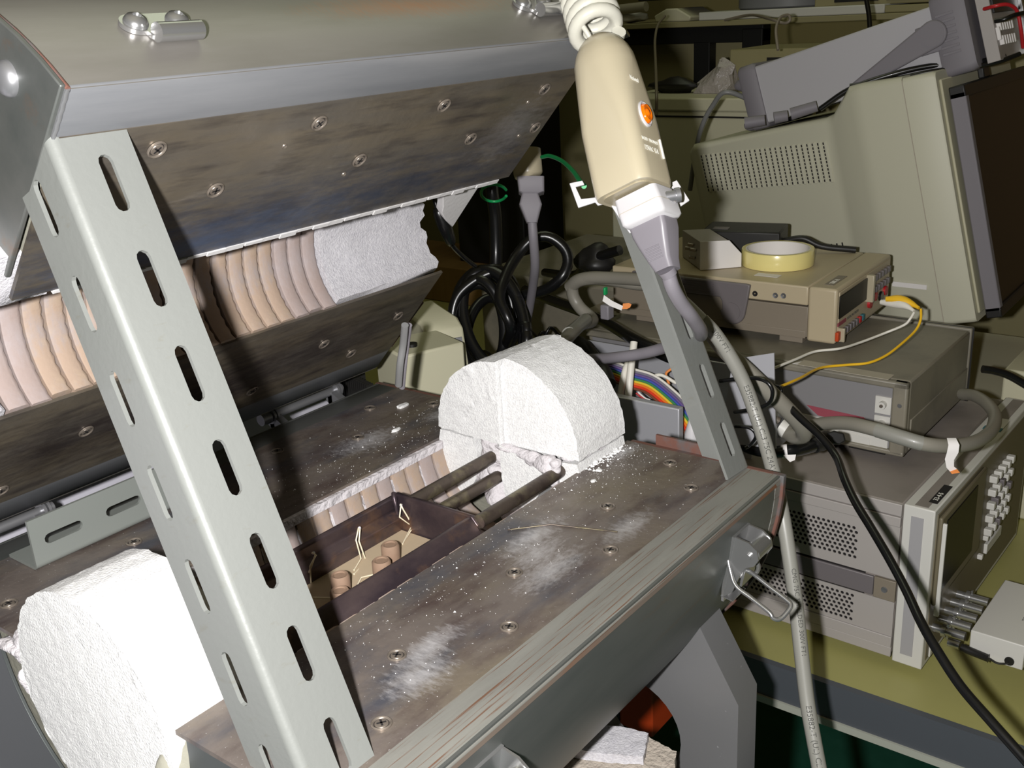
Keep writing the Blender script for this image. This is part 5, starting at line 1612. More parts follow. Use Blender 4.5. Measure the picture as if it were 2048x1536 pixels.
for pts, m_, r in ((((1300, 756, 0.83), (1322, 750, 0.83), (1352, 766, 0.83)), M_whitew, 0.00144), (((1342, 738, 0.835), (1332, 748, 0.835), (1338, 768, 0.83)), M_orangep, 0.00108),
                   (((1272, 786, 0.82), (1282, 794, 0.82), (1296, 802, 0.82)), M_red, 0.00072), (((1276, 784, 0.82), (1290, 796, 0.82), (1300, 800, 0.82)), M_paper, 0.00072)):
    obj('loose_wire', MB().tube(pl(pts, 5), r, 8), m_, eb, smooth=60)
obj('inlet_grommet', MB().tube(pl([(1158, 688, 0.9), (1172, 700, 0.876), (1190, 725, 0.852), (1205, 745, 0.828), (1215, 770, 0.816)], 5), 0.0072, 10), M_blackp, eb, smooth=60)
ld = tag(obj('chassis_lid', MB().prism([(0, 0), (0.042, 0.0), (0.042, 0.066), (0.012, 0.06)], 0, 0.0012, frame(at(1438, 792, 0.732), Vector((0, -1, 0.1)), Vector((0.1, 0, 1))) @ Matrix.Translation((-0.0, -0.033, 0))), M_alu),
         'loose aluminium chassis plate leaning beside the far angle bar', 'plate')
bt = tag(obj('white_bottle', MB().lathe([(0, 0), (0.0050, 0), (0.0055, 0.0012), (0.0050, 0.014), (0.0030, 0.021), (0.0016, 0.026), (0, 0.026)], Matrix.Translation(at(1384, 905, 0.700)), 18), M_whitep, smooth=50),
         'small white bottle between the electronics box and the far angle bar', 'bottle')

# ------------------------------------------------------------------ cables between the furnace and the instruments
def cable_(name, pts, r, m, label, cat='cable', k=8, n=14, group=None):
    return tag(obj(name, MB().tube(pl(pts, k), r, n), m, smooth=80), label, cat, group)


pcab_pts = [(1404, 640, 0.610), (1430, 668, 0.610), (1462, 716, 0.612), (1490, 770, 0.615), (1512, 830, 0.615), (1530, 885, 0.612), (1548, 950, 0.606), (1565, 1030, 0.600), (1578, 1110, 0.598), (1592, 1210, 0.597),
            (1602, 1300, 0.595), (1614, 1400, 0.592), (1626, 1470, 0.588), (1640, 1545, 0.584), (1652, 1620, 0.580)]
pc_path = pl(pcab_pts, 8)
RPC = 0.0042
pcb = tag(obj('printed_cable', MB().tube(pc_path, RPC, 18), M_printcab, smooth=80), 'thick light grey cable with printed lettering hanging in front of the analyser', 'cable')


def wrap_text(txt, size, path, s0, r, phi, m, parent, flip=1):
    """print lettering on a cable: x runs along the path, y wraps round it at angle phi from the camera-facing side"""
    me = text_mesh(txt, size)
    d = [0]
    for a, b in zip(path, path[1:]):
        d.append(d[-1] + (b - a).length)
    vs = []
    for v in me.vertices:
        s_ = s0 + v.co.x
        i = max(0, min(len(d) - 2, next((j for j in range(len(d) - 1) if d[j + 1] > s_), len(d) - 2)))
        f = (s_ - d[i]) / (d[i + 1] - d[i])
        c = path[i].lerp(path[i + 1], f)
        t = (path[min(i + 2, len(path) - 1)] - path[max(i - 1, 0)]).normalized()
        to = (Vector(CP) - c)
        to = (to - t * to.dot(t)).normalized()
        b = t.cross(to) * flip
        a = phi + (v.co.y - size * 0.35) / r
        vs.append(c + (to * cos(a) + b * sin(a)) * (r + 0.00015))
    mb_ = MB()
    mb_.add(vs, [tuple(p.vertices) for p in me.polygons])
    bpy.data.meshes.remove(me)
    me2 = bpy.data.meshes.new('lettering')
    me2.from_pydata(mb_.v, [], mb_.f)
    o_ = bpy.data.objects.new('lettering', me2)
    COL.objects.link(o_)
    me2.materials.append(m)
    o_.parent = parent
    return o_


wrap_text('300V FT1', 0.0040, pc_path, 0.008, RPC, 0.2, M_ink, pcb, -1)
wrap_text('E35882-T (UL) CL3 75C 24AWG S', 0.0044, pc_path, 0.046, RPC, 0.1, M_ink, pcb, -1)
wrap_text('CMG 75C SHIELDED 300V FT1', 0.0038, pc_path, 0.155, RPC, 0.35, M_ink, pcb, -1)
wrap_text('E35882-T (UL) CL3', 0.0044, pc_path, 0.232, RPC, 0.1, M_ink, pcb, -1)

hp1 = [(1140, 575, 0.9), (1160, 560, 0.888), (1200, 556, 0.876), (1260, 565, 0.864), (1330, 578, 0.852), (1400, 640, 0.732), (1450, 700, 0.696), (1500, 748, 0.684), (1560, 805, 0.69), (1600, 848, 0.702), (1608, 868, 0.714), (1590, 872, 0.726), (1572, 862, 0.738)]
cable_('bus_cable', hp1, 0.0057, M_hpib, 'thick olive-grey bus cable ending in a metal connector below the back panel', group=None)
cn = thing('bus_connector', 'metal bus connector shell with thumb screws behind the far angle bar', 'connector', tuple(at(1555, 850, 0.744)))
obj('shell', MB().box((-0.018, -0.0096, -0.012), (0.0072, 0.018, 0.012), Matrix.Translation(at(1545, 850, 0.747))), M_zinc, cn, bev=0.0012)
obj('collar', MB().cyl(at(1560, 853, 0.735), at(1573, 861, 0.7332), 0.006, n=16), M_an_bez, cn, smooth=40)
for q in ((1550, 838), (1528, 862)):
    obj('thumb_screw', MB().cyl(at(*q, 0.72), at(q[0] + 8, q[1] + 4, 0.72), 0.0024, n=10), M_screw, cn, smooth=40)
hp2 = [(1600, 860, 0.762), (1640, 848, 0.744), (1690, 846, 0.72), (1740, 856, 0.699), (1800, 874, 0.684), (1850, 888, 0.678), (1900, 892, 0.684), (1950, 884, 0.702), (1982, 862, 0.732), (1990, 832, 0.768), (1975, 808, 0.798), (1950, 792, 0.828), (1925, 788, 0.852)]
c2 = cable_('bus_cable', hp2, 0.00468, M_hpib, 'thick olive-grey bus cable looping over the analyser with a tied paper tag')
pth = pl(hp2, 8)
obj('clear_sleeve', MB().tube(pth[26:40], 0.00492, 14), M_printcab, c2, smooth=80, label='shiny sleeve round the cable')
# paper tag
P = [at(1893, 874, 0.6708), at(1912, 874, 0.6696), at(1918, 900, 0.663), at(1908, 925, 0.66), at(1912, 944, 0.663), at(1922, 950, 0.666), at(1898, 948, 0.663), at(1893, 935, 0.66), at(1890, 918, 0.66), at(1896, 895, 0.663)]


def strip_paper(Lp, Rp, m, name, label, parent=None):
    mb_ = MB()
    n_ = len(Lp)
    off = Vector(CR[2]) * 0.00024
    mb_.add(Lp + Rp + [p + off for p in Lp] + [p + off for p in Rp],
            [(i, i + 1, n_ + i + 1, n_ + i) for i in range(n_ - 1)] + [(2 * n_ + i, 2 * n_ + i + 1, 3 * n_ + i + 1, 3 * n_ + i) for i in range(n_ - 1)] +
            [(i, i + 1, 2 * n_ + i + 1, 2 * n_ + i) for i in range(n_ - 1)] + [(n_ + i, n_ + i + 1, 3 * n_ + i + 1, 3 * n_ + i) for i in range(n_ - 1)] +
            [(0, n_, 3 * n_, 2 * n_), (n_ - 1, 2 * n_ - 1, 4 * n_ - 1, 3 * n_ - 1)])
    return obj(name, mb_, m, parent, smooth=60)


dtag = 0.663
tg = strip_paper([at(1894, 876, dtag), at(1897, 890, dtag - 0.0036), at(1894, 905, dtag - 0.0024), at(1890, 918, dtag), at(1893, 935, dtag + 0.0012), at(1900, 943, dtag + 0.0024)],
                 [at(1912, 876, dtag), at(1919, 890, dtag - 0.0036), at(1917, 905, dtag - 0.0024), at(1908, 920, dtag), at(1908, 933, dtag + 0.0012), at(1914, 938, dtag + 0.0024)], M_paper, 'paper_tag', '')
tag(tg, 'white paper tag with pencil marks hanging from the looping bus cable', 'tag')
strip_paper([at(1900, 943, dtag + 0.0021), at(1904, 948, dtag)], [at(1914, 938, dtag + 0.0021), at(1920, 945, dtag)], M_orangep, 'tag_end', '', tg)
c3 = cable_('bus_cable', [(1290, 560, 0.84), (1230, 556, 0.864), (1175, 556, 0.882), (1148, 566, 0.894), (1146, 590, 0.9), (1160, 615, 0.9), (1185, 640, 0.888), (1160, 650, 0.84), (1130, 680, 0.768), (1105, 706, 0.72), (1080, 740, 0.69)], 0.00528, M_hpib,
           'thick bus cable curling behind the far angle bar down towards the foam blocks')
obj('clear_sleeve', MB().tube(pl([(1171, 640, 0.852), (1150, 658, 0.816), (1138, 668, 0.792)], 4), 0.00552, 12), M_printcab, c3, smooth=80)
tg = strip_paper([at(1208, 590, 0.816), at(1225, 602, 0.816), at(1246, 612, 0.816)], [at(1205, 602, 0.816), at(1220, 612, 0.816), at(1243, 621, 0.816)], M_paper, 'paper_tag', '')
tag(tg, 'white paper tag with an orange end on the cable beyond the foam blocks', 'tag')
strip_paper([at(1246, 607, 0.8163), at(1258, 606, 0.8166), at(1263, 609, 0.8166)], [at(1244, 618, 0.8163), at(1254, 618, 0.8166), at(1260, 615, 0.8166)], M_orangep, 'tag_end', '', tg)
obj('green_mark', MB().box((-0.0020, -0.001, -0.0030), (0.0020, 0.001, 0.0030), Matrix.Translation(at(1211, 582, 0.812))), M_green, tg, bev=0.0006)
obj('cable_clip', MB().box((-0.0045, -0.004, -0.0080), (0.0045, 0.004, 0.0040), Matrix.Translation(at(1214, 618, 0.84))), M_fgb, tg, bev=0.0012)

# mains leads on the back panel
pk = thing('mains_plug', 'black mains connector plugged into the back panel of the olive-grey instrument', 'plug', tuple(at(1675, 878, 0.75)))
obj('body', MB().loft([[at(x, y, d) for x, y in ((1649, 868), (1668, 861), (1688, 866), (1692, 882), (1680, 890), (1655, 886))] for d in (0.741, 0.753, 0.765)]), M_blackp, pk, bev=0.0012)
obj('boot', MB().tube(pl([(1655, 878, 0.747), (1640, 886, 0.741), (1628, 892, 0.738)], 4), [0.0063] * 5 + [0.0054] * 4, 12), M_blackp, pk, smooth=70)
cb_ = cable_('mains_cable', [(1630, 891, 0.7386), (1605, 898, 0.732), (1577, 902, 0.729), (1540, 904, 0.732), (1500, 896, 0.744), (1470, 880, 0.756)], 0.00432, M_black, 'thick black mains cord running left from the black connector')
obj('paper_band', MB().tube(pl([(1575, 902, 0.72906), (1563, 903, 0.7302)], 2), 0.00492, 14), M_paper, cb_, smooth=60)
tg = strip_paper([at(1566, 910, 0.72), at(1580, 924, 0.72)], [at(1592, 909, 0.72), at(1590, 920, 0.72)], M_paper, 'paper_flag', '')
tag(tg, 'small folded paper flag with an orange corner under the black cord', 'tag')
cable_('black_cable', [(1565, 800, 0.696), (1600, 835, 0.684), (1640, 872, 0.672), (1672, 912, 0.66), (1690, 960, 0.636), (1712, 1006, 0.618), (1745, 1060, 0.6), (1780, 1120, 0.582), (1812, 1180, 0.564), (1840, 1240, 0.546),
                      (1868, 1290, 0.534), (1920, 1370, 0.516), (1980, 1440, 0.498), (2060, 1530, 0.48)], 0.00252, M_black, 'black cord sweeping across the analyser to the lower right corner')
cable_('thin_black_lead', [(1440, 762, 0.636), (1480, 757, 0.624), (1510, 756, 0.618), (1534, 764, 0.612), (1545, 782, 0.612), (1540, 804, 0.618), (1520, 815, 0.624), (1490, 821, 0.636), (1470, 824, 0.648)], 0.0012, M_black,
       'thin black lead curling round the printed cable')
cable_('thin_black_lead', [(1549, 772, 0.702), (1561, 776, 0.696), (1562, 790, 0.696), (1557, 800, 0.702)], 0.00132, M_black, 'short black lead end in front of the back panel')
cable_('thin_black_lead', [(1470, 852, 0.66), (1500, 856, 0.654), (1512, 872, 0.654), (1500, 890, 0.66), (1490, 896, 0.66)], 0.00108, M_black, 'thin black lead curl behind the furnace corner')

# clip leads of the multimeter
for pts, m_, nm, lb in (([(1828, 625, 0.84), (1820, 638, 0.84), (1808, 650, 0.843), (1770, 666, 0.852), (1720, 685, 0.84), (1680, 697, 0.825), (1630, 703, 0.822), (1590, 719, 0.804), (1540, 739, 0.78), (1504, 750, 0.744)], M_whitew, 'white_clip_lead',
                        'white clip lead from the multimeter running over the olive-grey instrument'),
                       ([(1842, 618, 0.84), (1841, 640, 0.837), (1830, 662, 0.834), (1800, 690, 0.822), (1770, 712, 0.813), (1735, 726, 0.807), (1690, 730, 0.807), (1640, 736, 0.798), (1600, 756, 0.756), (1560, 773, 0.732), (1526, 782, 0.708)], M_yellow,
                        'yellow_clip_lead', 'yellow clip lead from the multimeter hanging over the back panel')):
    o_ = cable_(nm, pts, 0.00102, m_, lb, 'wire')
    cq = ((1762, 604, 0.864), (1790, 607, 0.855), (1812, 612, 0.846), (1828, 622, 0.84)) if m_ is M_whitew else ((1772, 598, 0.858), (1800, 599, 0.852), (1822, 607, 0.846), (1838, 616, 0.84))
    obj('clip_boot', MB().tube(pl(cq, 4), [0.0021, 0.00252, 0.00312, 0.00348, 0.0036, 0.0036, 0.00348, 0.00312, 0.0027, 0.00228, 0.0018, 0.0015, 0.00132], 12), m_, o_, smooth=80)

# black coiled extension cord hanging behind the furnace
random.seed(11)
DC = 0.90
pts = []
pts += [at(880, 430, 0.80), at(890, 470, 0.80)]
mb = MB()
loopdefs = [(966, 655, 60, 106, 6, 0.02), (962, 650, 46, 92, -6, -0.01), (974, 668, 40, 72, 8, 0.03), (988, 640, 58, 102, -16, -0.03), (957, 662, 54, 94, 0, 0.0), (978, 645, 68, 106, -8, -0.02), (970, 640, 62, 104, 14, 0.015)]
spn = []
for (cx, cy, rx, ry, rot, dz) in loopdefs:
    for k in range(12):
        t = 2 * pi * k / 12 + 1.3
        x, y = rx * cos(t), ry * sin(t)
        r_ = radians(rot)
        spn.append(at(cx + x * cos(r_) - y * sin(r_), cy + x * sin(r_) + y * cos(r_), DC + dz + 0.015 * sin(t * 1.0 + dz * 90)))
tail = [at(x, y, d) for x, y, d in ((1022, 660, 0.86), (1000, 600, 0.86), (1010, 555, 0.87), (1035, 510, 0.88), (1065, 478, 0.88), (1098, 474, 0.88), (1128, 496, 0.88), (1136, 525, 0.88), (1122, 556, 0.88), (1090, 580, 0.89), (1050, 590, 0.90), (1035, 600, 0.91))]
xc = tag(obj('extension_cable', MB().tube(spline([at(1040, 740, 0.86), at(1050, 700, 0.86), at(1046, 650, 0.86)] + spn + tail, 4), 0.0047, 12), M_black, smooth=80), 'tangled bundle of glossy black power cord hanging behind the foam blocks', 'cable')
cable_('black_hanging_lead', [(1000, 720, 0.90), (962, 745, 0.88), (938, 735, 0.87), (920, 700, 0.87), (905, 650, 0.88), (912, 600, 0.88), (940, 568, 0.88), (985, 545, 0.88), (1010, 560, 0.88)], 0.0046, M_black, 'outermost black cord loop reaching behind the left foam block')
lidlead = cable_('thin_black_lead', [(868, 392, 0.76), (872, 410, 0.76), (882, 436, 0.765), (895, 468, 0.77), (904, 490, 0.78), (925, 512, 0.80), (950, 532, 0.83)], 0.0018, M_black, 'thin black lead running from the open lid down to the cord bundle')
obj('sleeve', MB().tube(pl([(873, 416, 0.759), (884, 440, 0.764), (894, 464, 0.769), (903, 488, 0.777)], 4), [0.003, 0.004, 0.0048, 0.005, 0.0053, 0.0055, 0.0055, 0.0053, 0.005, 0.0048, 0.0045, 0.0040, 0.0030], 12), M_black, lidlead, smooth=80)
cable_('black_hose', [(982, 350, 0.95), (984, 385, 0.95), (990, 430, 0.96), (992, 500, 0.97), (990, 560, 0.97)], 0.0058, M_black, 'dark cord dropping straight down from behind the lid')
gw = MB().tube([at(988 + 26 * cos(t), 386 + 17 * sin(t), 0.90 + 0.02 * sin(t)) for t in np.linspace(0.35, 5.9, 30)], 0.0013, 8)
tag(obj('green_wire', gw, M_green, smooth=80), 'ring of green wire round the dark cord below the lid', 'wire')
cable_('green_wire', [(1084, 314, 0.74), (1100, 312, 0.72), (1124, 322, 0.68), (1146, 342, 0.62), (1160, 362, 0.56), (1168, 372, 0.53)], 0.0014, M_green, 'green earth wire running from behind the lid to the cream outlet', 'wire')
gs = thing('cream_socket', 'cream round socket peeping out below the lid above the grey plug', 'socket', tuple(at(1056, 340, 0.82)))
sd_ = (at(1060, 360, 0.82) - at(1050, 320, 0.82)).normalized()
obj('body', MB().tube([at(1052, 300, 0.82), at(1056, 346, 0.82), at(1057, 352, 0.82), at(1058, 356, 0.82)], [0.0115, 0.0115, 0.0108, 0.0090], 24), M_cream, gs, smooth=40)
gpl = thing('grey_plug', 'dark grey power plug hanging under the cream socket behind the lid', 'plug', tuple(at(1060, 380, 0.82)))
g = [at(1061, 356, 0.815), at(1063, 386, 0.815), at(1060, 390, 0.815), at(1061, 411, 0.815), at(1063, 436, 0.815), at(1064, 446, 0.815)]
UU, VV = Vector(CR[0]), Vector(CR[2])
obj('body', MB().loft([rsec(g[0], 0.0105, 0.0085, 0.002, ee=(UU, VV)), rsec(g[1], 0.0098, 0.0085, 0.002, ee=(UU, VV)), rsec(g[2], 0.0065, 0.007, 0.002, ee=(UU, VV)), rsec(g[3], 0.0088, 0.0075, 0.002, ee=(UU, VV)), rsec(g[4], 0.0055, 0.0055, 0.002, ee=(UU, VV)),
                       rsec(g[5], 0.0042, 0.0042, 0.002, ee=(UU, VV))]), M_fgb, gpl, smooth=45)
obj('cord', MB().tube(pl([(1064, 440, 0.815), (1067, 480, 0.82), (1070, 530, 0.84), (1066, 570, 0.87), (1060, 610, 0.90), (1054, 650, 0.93), (1056, 700, 0.95), (1062, 740, 0.96)], 6), 0.0037, 12), M_fgb, gpl, smooth=80)
cable_('grey_cable', [(860, 780, 1.15), (858, 750, 1.13), (872, 735, 1.12), (905, 732, 1.10), (940, 734, 1.09), (985, 742, 1.08), (1020, 752, 1.06)], 0.0047, M_greycab, 'grey cable arching in front of the beige corner box')
cable_('black_floor_cable', [(1050, 580, 1.14), (1100, 600, 1.08), (1160, 622, 1.02), (1220, 650, 0.93), (1270, 680, 0.87), (1330, 710, 0.84), (1400, 735, 0.828)], 0.0051, M_black, 'thick black cable lying across the bench towards the electronics box')
cable_('black_floor_cable', [(1090, 545, 1.2), (1150, 550, 1.08), (1180, 520, 1.02), (1240, 500, 0.99)], 0.0048, M_black, 'dark cable and connector behind the far angle bar')
tag(obj('dark_connector', blob(at(1190, 522, 1.02), 0.018, 3, 1, 1, 0.8), M_blackp, smooth=60), 'dark round connector on the bench behind the far angle bar', 'connector')
for k in range(3):
    tag(obj('tangled_wire', MB().tube(pl([(905 + 22 * j, 715 + 12 * sin(j * 1.7 + k) + 7 * k, 0.96 + 0.03 * sin(j + k)) for j in range(8)], 5), 0.0018, 8), (M_black, M_red, M_blackp)[k], smooth=80),
        ('thin black wire', 'thin red wire', 'second thin black wire')[k] + ' tangled on the bench behind the left foam block', 'wire')
for k in range(2):
    tag(obj('tangled_wire', MB().tube(pl([(1020 + 16 * j, 668 + 14 * sin(j * 2.1 + k * 2) + 8 * k, 1.14 + 0.03 * sin(j + k)) for j in range(8)], 5), 0.0018, 8), M_black, smooth=80),
        ('thin black wire looping below the teal case', 'lower thin black wire coiling below the teal case')[k], 'wire')

# ------------------------------------------------------------------ things on the bench farther back
bx = thing('beige_corner_box', 'beige plastic terminal box with a chamfered grey front beside the furnace', 'box', tuple(on('x', 860, 800, 0.69)))
bx_h = 0.084
o2 = at(846, 650, 0.804)
BBM = Matrix.Translation(at(852, 668, 0.84)) @ Matrix.Rotation(radians(-28), 4, 'Z')
obj('body', MB().prismx([(0.0012, 0.0), (-0.0132, -0.06), (-0.0132, -0.096), (0.072, -0.096), (0.072, 0.0072), (0.012, 0.006)], 0.0, 0.033, BBM), M_beige2, bx, bev=0.0024)
obj('grey_panel', MB().prismx([(-0.0015, -0.0072), (-0.0147, -0.06), (-0.0147, -0.09), (-0.0126, -0.09), (-0.0123, -0.06), (0.0, -0.0072)], 0.0036, 0.03, BBM), M_greybox, bx, bev=0.0003)
rbox('switch', (0.0072, -0.0153, -0.048), (0.0144, -0.012, -0.033), BBM, M_mm_handle, bx, 0.0006)
# small beige box with black ribbed heat sink
b2 = thing('small_power_box', 'small beige supply box with cables behind the furnace end', 'box', tuple(at(800, 740, 0.768)))
B2M = Matrix.Translation(at(782, 702, 0.80)) @ Matrix.Rotation(radians(-20), 4, 'Z')
rbox('body', (0, -0.018, -0.06), (0.054, 0.03, 0), B2M, M_beige2, b2, 0.0018)
obj('top_knob', MB().cyl(B2M @ Vector((0.018, 0.0, 0.0)), B2M @ Vector((0.018, 0.0, 0.0024)), 0.0042, n=16), M_blackp, b2, smooth=40)
hs = thing('heat_sink', 'black ribbed heat sink block behind the furnace hinge', 'heat sink', tuple(at(730, 770, 0.69)))
HM = Matrix.Translation(at(700, 752, 0.79)) @ Matrix.Rotation(radians(-15), 4, 'Z')
rbox('base', (0.0024, -0.0024, -0.036), (0.012, 0.03, 0.0024), HM, M_blackp, hs, 0.0006)
for k in range(14):
    rbox('fin', (-0.0036, -0.0018 - 0.00312 * k + 0.012, -0.036), (0.0024, -0.0003 - 0.00312 * k + 0.012, 0.0012), HM, M_blackp, hs, 0)
cable_('grey_cable', [(810, 650, 0.57), (806, 690, 0.582), (800, 730, 0.588), (797, 770, 0.6)], 0.00204, M_greycab, 'left of two grey cables dropping behind the furnace end', group='grey cables behind the lid end')
cable_('grey_cable', [(818, 650, 0.582), (813, 690, 0.594), (808, 730, 0.6), (804, 775, 0.612)], 0.0018, M_fgb, 'right of two grey cables dropping behind the furnace end', group='grey cables behind the lid end')
cable_('dark_red_rod', [(782, 692, 0.728), (815, 645, 0.732), (845, 604, 0.74)], 0.0011, M_rim, 'thin rusty edge wire behind the lid end', 'wire')

tl = thing('teal_case', 'teal carrying case standing far back on the bench', 'case', tuple(BF @ Vector((1.2, 0.72, BZ))))
rbox('body', (1.10, 0.600, BZ + 0.0003), (1.26, 0.715, -0.210), I4, M_teal, tl, 0.012, 3)
rbox('lid', (1.0988, 0.5988, -0.210), (1.2612, 0.7162, -0.201), I4, M_teal, tl, 0.0036)
tag(rbox('wooden_board', (1.272, 0.36, BZ + 0.0003), (1.44, 1.38, -0.282), I4, M_wood, None, 0.0018), 'orange-brown wooden board lying at the back of the bench', 'board')
tag(rbox('black_column', (1.32, 0.87, -0.2814), (1.44, 1.02, 0.24), I4, M_rack, None, 0.0024), 'dark equipment column standing at the back of the bench under the lid', 'column')
tag(rbox('paper_stack', (0.78, 0.312, BZ + 0.0003), (0.864, 0.384, -0.18), I4, M_mm_grey, None, 0.0012), 'grey-brown stack of manuals behind the far angle bar', 'manuals')
for k in range(3):
    tag(rbox('manual', (0.777 + 0.0012 * k, 0.309, -0.1797 + 0.0081 * k), (0.864, 0.384, -0.1722 + 0.0081 * k), I4, M_fgb if k % 2 else M_mm_grey, None, 0.0006), ('bottom', 'middle', 'top')[k] + ' thin manual on the pile behind the far angle bar', 'manual', 'manuals on the pile')
tag(rbox('low_grey_case', (0.87, 0.36, BZ + 0.0003), (1.11, 0.6, -0.156), I4, M_mid, None, 0.0036), 'low dim grey case on the bench left of the monitor', 'case')
cbn = thing('beige_cabinet', 'dim beige cabinet behind the monitor with a crumpled film bag on top', 'cabinet', tuple(BF @ Vector((1.38, 0.54, BZ))))
rbox('body', (1.224, 0.336, BZ + 0.0003), (1.266, 0.63, 0.0), I4, M_beige2, cbn, 0.0024)
rbox('top', (1.221, 0.333, 0.00012), (1.392, 0.63, 0.018), I4, M_beige2, cbn, 0.0024)
rbox('door_line', (1.2231, 0.342, -0.0084), (1.2237, 0.625, -0.006), I4, M_dark, cbn, 0)
import bmesh
rnd = random.Random(2)
zb = BF.translation.z + 0.0183
bgp = []
for k in range(14):
    a_ = 2 * pi * k / 14
    bgp.append((cos(a_), sin(a_)))
c0_ = BF @ Vector((1.30, 0.500, 0))
secs_ = []
for s_, r_, dy in ((0.0, 1.0, 0), (0.25, 0.92, 0.003), (0.5, 0.74, 0.010), (0.75, 0.50, 0.014), (0.92, 0.25, 0.012), (1.0, 0.06, 0.010)):
    secs_.append([Vector((c0_.x + 0.022 * r_ * x * rnd.uniform(0.75, 1.2), c0_.y - dy + 0.030 * r_ * y * rnd.uniform(0.75, 1.2), zb + 0.047 * s_ + rnd.uniform(-0.002, 0.002) * (s_ > 0))) for x, y in bgp])
tag(obj('film_bag', MB().loft(secs_), M_bag, smooth=20), 'crumpled translucent film bag on the beige cabinet', 'bag')
mb = blob(BF @ Vector((1.300, 0.565, 0.027)), 0.020, 9, 0.8, 1.9, 0.62)
tag(obj('dark_bag', mb, M_blackp, smooth=30), 'dark crumpled bag beside the film bag', 'bag')

# black rack frame with equipment on its top shelf
SX = 1.572
rk = thing('black_rack', 'black steel rack frame against the wall behind the monitor', 'rack', tuple(BF @ Vector((SX, 0.66, -0.768))))
zs = 0.0768
rbox('beam', (SX, 0.555, zs - 0.003), (SX + 0.03, 1.14, zs + 0.024), I4, M_rack, rk, 0.0012)
rbox('post', (SX - 0.0024, 0.555, BZ), (SX + 0.03, 0.591, zs + 0.018), I4, M_rack, rk, 0.0012)
rbox('post', (SX, 0.651, BZ), (SX + 0.024, 0.681, zs), I4, M_rack, rk, 0.0012)
rbox('post', (SX, 1.11, BZ), (SX + 0.03, 1.14, zs), I4, M_rack, rk, 0.0012)
for z in (0.012, 0.036, 0.06):
    pass
rbox('shelf', (SX - 0.012, -0.12, zs + 0.024), (1.92, 1.14, zs + 0.033), I4, M_cab, rk, 0.0012)
rbox('cabinet_face', (SX + 0.036, 0.582, BZ), (SX + 0.06, 1.14, zs), I4, M_cab, rk, 0.0012)
rbox('cabinet_face', (1.47, -0.12, BZ), (1.5, 0.549, zs - 0.012), I4, M_cab, rk, 0.0012)
SZ = zs + 0.0333
for (nm, y0, y1, h, m_, lb, cat, x0, z0) in (
        ('white_tray', 0.36, 0.672, 0.0132, M_an_bez, 'long flat pale tray on the rack shelf', 'tray', 1.572, 0), ('grey_drum', 0, 0, 0, None, '', '', 0, 0),
        ('beige_module', 0.24, 0.36, 0.0108, M_cab, 'thin beige module at the shelf edge', 'module', 1.572, 0)):
    if m_ is None:
        continue
    tag(rbox(nm, (x0, y0, SZ + z0), (x0 + 0.12, y1, SZ + z0 + h), I4, m_, None, 0.0018), lb, cat)
tag(obj('grey_drum', MB().lathe([(0, 0), (0.081, 0), (0.084, 0.0024), (0.084, 0.0228), (0.078, 0.027), (0, 0.027)], BF @ Matrix.Translation((1.68, 0.558, SZ + 0.01356)), 40), M_greybox, smooth=40), 'round flat grey drum on the pale tray', 'drum')
hl = MB().prismx([(0.696, 0), (0.762, 0), (0.765, 0.0108), (0.741, 0.0216), (0.72, 0.0216), (0.693, 0.0072)], 1.584, 1.68, BF @ Matrix.Translation((0, 0, SZ)))
tag(obj('beige_handset', hl, M_beige2, bev=0.0024), 'beige plastic cover with a raised middle on the rack shelf', 'cover')
tag(obj('white_pouch', blob(BF @ Vector((1.608, 0.822, SZ + 0.0096)), 0.018, 15, 1, 1.6, 0.5), M_paper, smooth=50), 'pale soft pouch hanging over the rack shelf edge', 'pouch')
tag(obj('rolled_sheet', MB().cyl(BF @ Vector((1.584, 0.78, SZ + 0.027)), BF @ Vector((1.596, 0.972, SZ + 0.0168)), 0.0084, 0.0096, 16), M_label, smooth=40), 'pale rolled sheet lying on the rack shelf behind the coiled cord', 'roll')
tag(rbox('dark_tray', (1.596, 0.678, SZ + 0.036), (1.74, 0.804, SZ + 0.045), I4, M_blackp, None, 0.0018), 'dark flat lid behind the beige cover', 'lid')
eqp = thing('shelf_instrument', 'dim olive instrument with two dark meter windows on the rack shelf', 'instrument', tuple(BF @ Vector((1.62, 0.33, SZ))))
rbox('body', (1.596, 0.216, SZ + 0.0123), (1.77, 0.48, SZ + 0.132), I4, M_cab, eqp, 0.0018)
for k in range(2):
    rbox('meter_window', (1.593, 0.378 - 0.081 * k, SZ + 0.018), (1.596, 0.447 - 0.081 * k, SZ + 0.0408), I4, M_blackp, eqp, 0.0006)
    rbox('meter_face', (1.5912, 0.405 - 0.081 * k, SZ + 0.0228), (1.5936, 0.435 - 0.081 * k, SZ + 0.036), I4, M_an_side, eqp, 0.0006)
e2p = thing('bench_power_supply', 'dim olive power supply with a row of black knobs behind the generator', 'instrument', tuple(BF @ Vector((1.5, 0.42, BZ))))
rbox('body', (1.32, 0.18, 0.0183 - 0.3), (1.452, 0.489, 0.075), I4, M_cab, e2p, 0.0018)
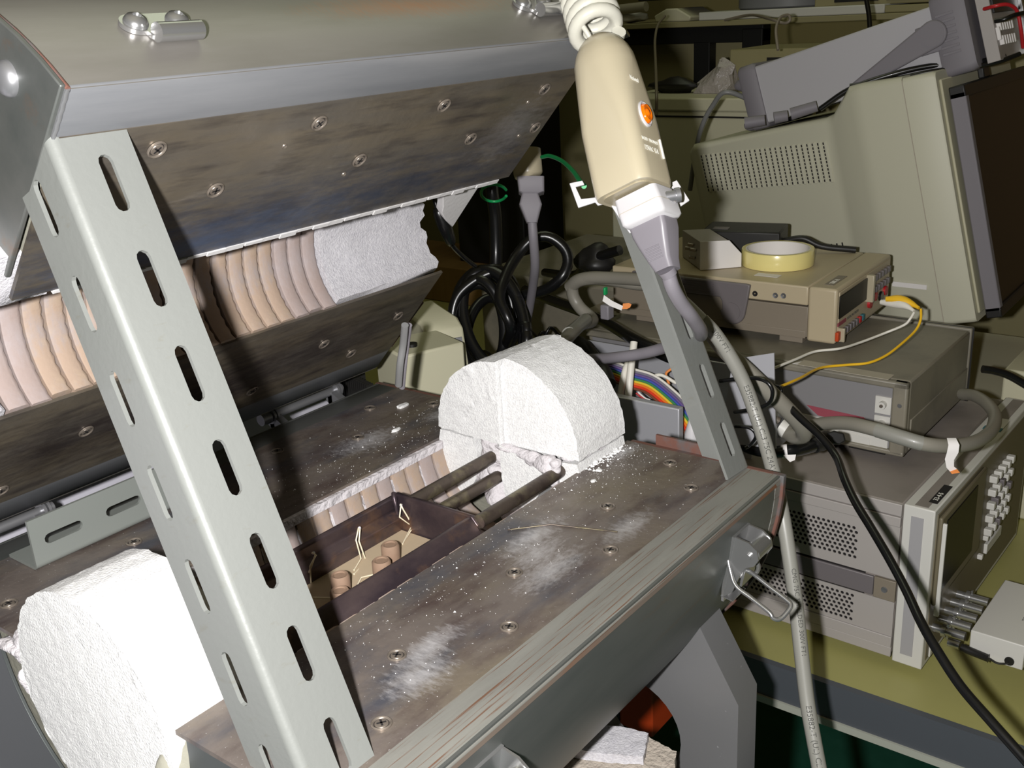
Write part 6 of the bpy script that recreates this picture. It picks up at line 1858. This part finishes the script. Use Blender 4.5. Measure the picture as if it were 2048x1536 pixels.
for k in range(7):
    obj('knob', MB().cyl(BF @ Vector((1.3176, 0.444 - 0.027 * k, 0.045)), BF @ Vector((1.3236, 0.444 - 0.027 * k, 0.045)), 0.0042, n=12), M_blackp, e2p, smooth=40)
rbox('brand_strip', (1.3182, 0.33, 0.0564), (1.3206, 0.432, 0.0636), I4, M_blackp, e2p, 0)
obj('knob', MB().cyl(BF @ Vector((1.314, 0.456, 0.012)), BF @ Vector((1.3236, 0.456, 0.012)), 0.0072, n=16), M_blackp, e2p, smooth=40)
cable_('hanging_wire', [(1556, 100, 1.26), (1552, 60, 1.272), (1560, 36, 1.284), (1576, 30, 1.29), (1580, 40, 1.29), (1568, 46, 1.296), (1540, 38, 1.32), (1500, 30, 1.44), (1450, 40, 1.5)], 0.0018, M_mm_grey, 'thin wire loop hanging over the shelf edge behind the generator', 'wire')
cable_('hanging_wire', [(1330, 32, 1.53), (1316, 50, 1.5), (1310, 80, 1.47), (1311, 120, 1.38), (1313, 180, 1.2), (1313, 230, 1.188)], 0.0018, M_mm_grey, 'thin grey wire hanging from the rack shelf beside the cream outlet', 'wire')
cable_('hanging_wire', [(1733, 0, 1.32), (1738, 30, 1.32), (1740, 60, 1.32)], 0.003, M_black, 'short dark post end behind the generator', 'wire')
tag(rbox('tan_pillar', (1.41, -0.24, BZ), (1.464, 0.06, 0.36), I4, M_wood, None, 0.0024), 'dim tan pillar at the right edge behind the monitor', 'pillar')
tag(rbox('small_beige_case', (0.912, -0.045, BZ + 0.0003), (1.08, 0.0, -0.198), I4, M_beige2, None, 0.0024), 'low beige case right of the olive-grey instrument', 'case')
tag(obj('white_chair_back', MB().tube(spline([BF @ Vector(q) for q in ((0.372, -0.216, -0.36), (0.366, -0.207, -0.27), (0.372, -0.198, -0.18), (0.396, -0.195, -0.132))], 6), 0.0132, 16), M_an_bez, smooth=60), 'pale rounded tube entering at the right edge', 'tube')
cable_('black_cable', [(1965, 738, 0.87), (1990, 742, 0.87), (2020, 752, 0.87), (2060, 775, 0.87)], 0.0033, M_black, 'black cord at the right edge behind the olive-grey instrument')
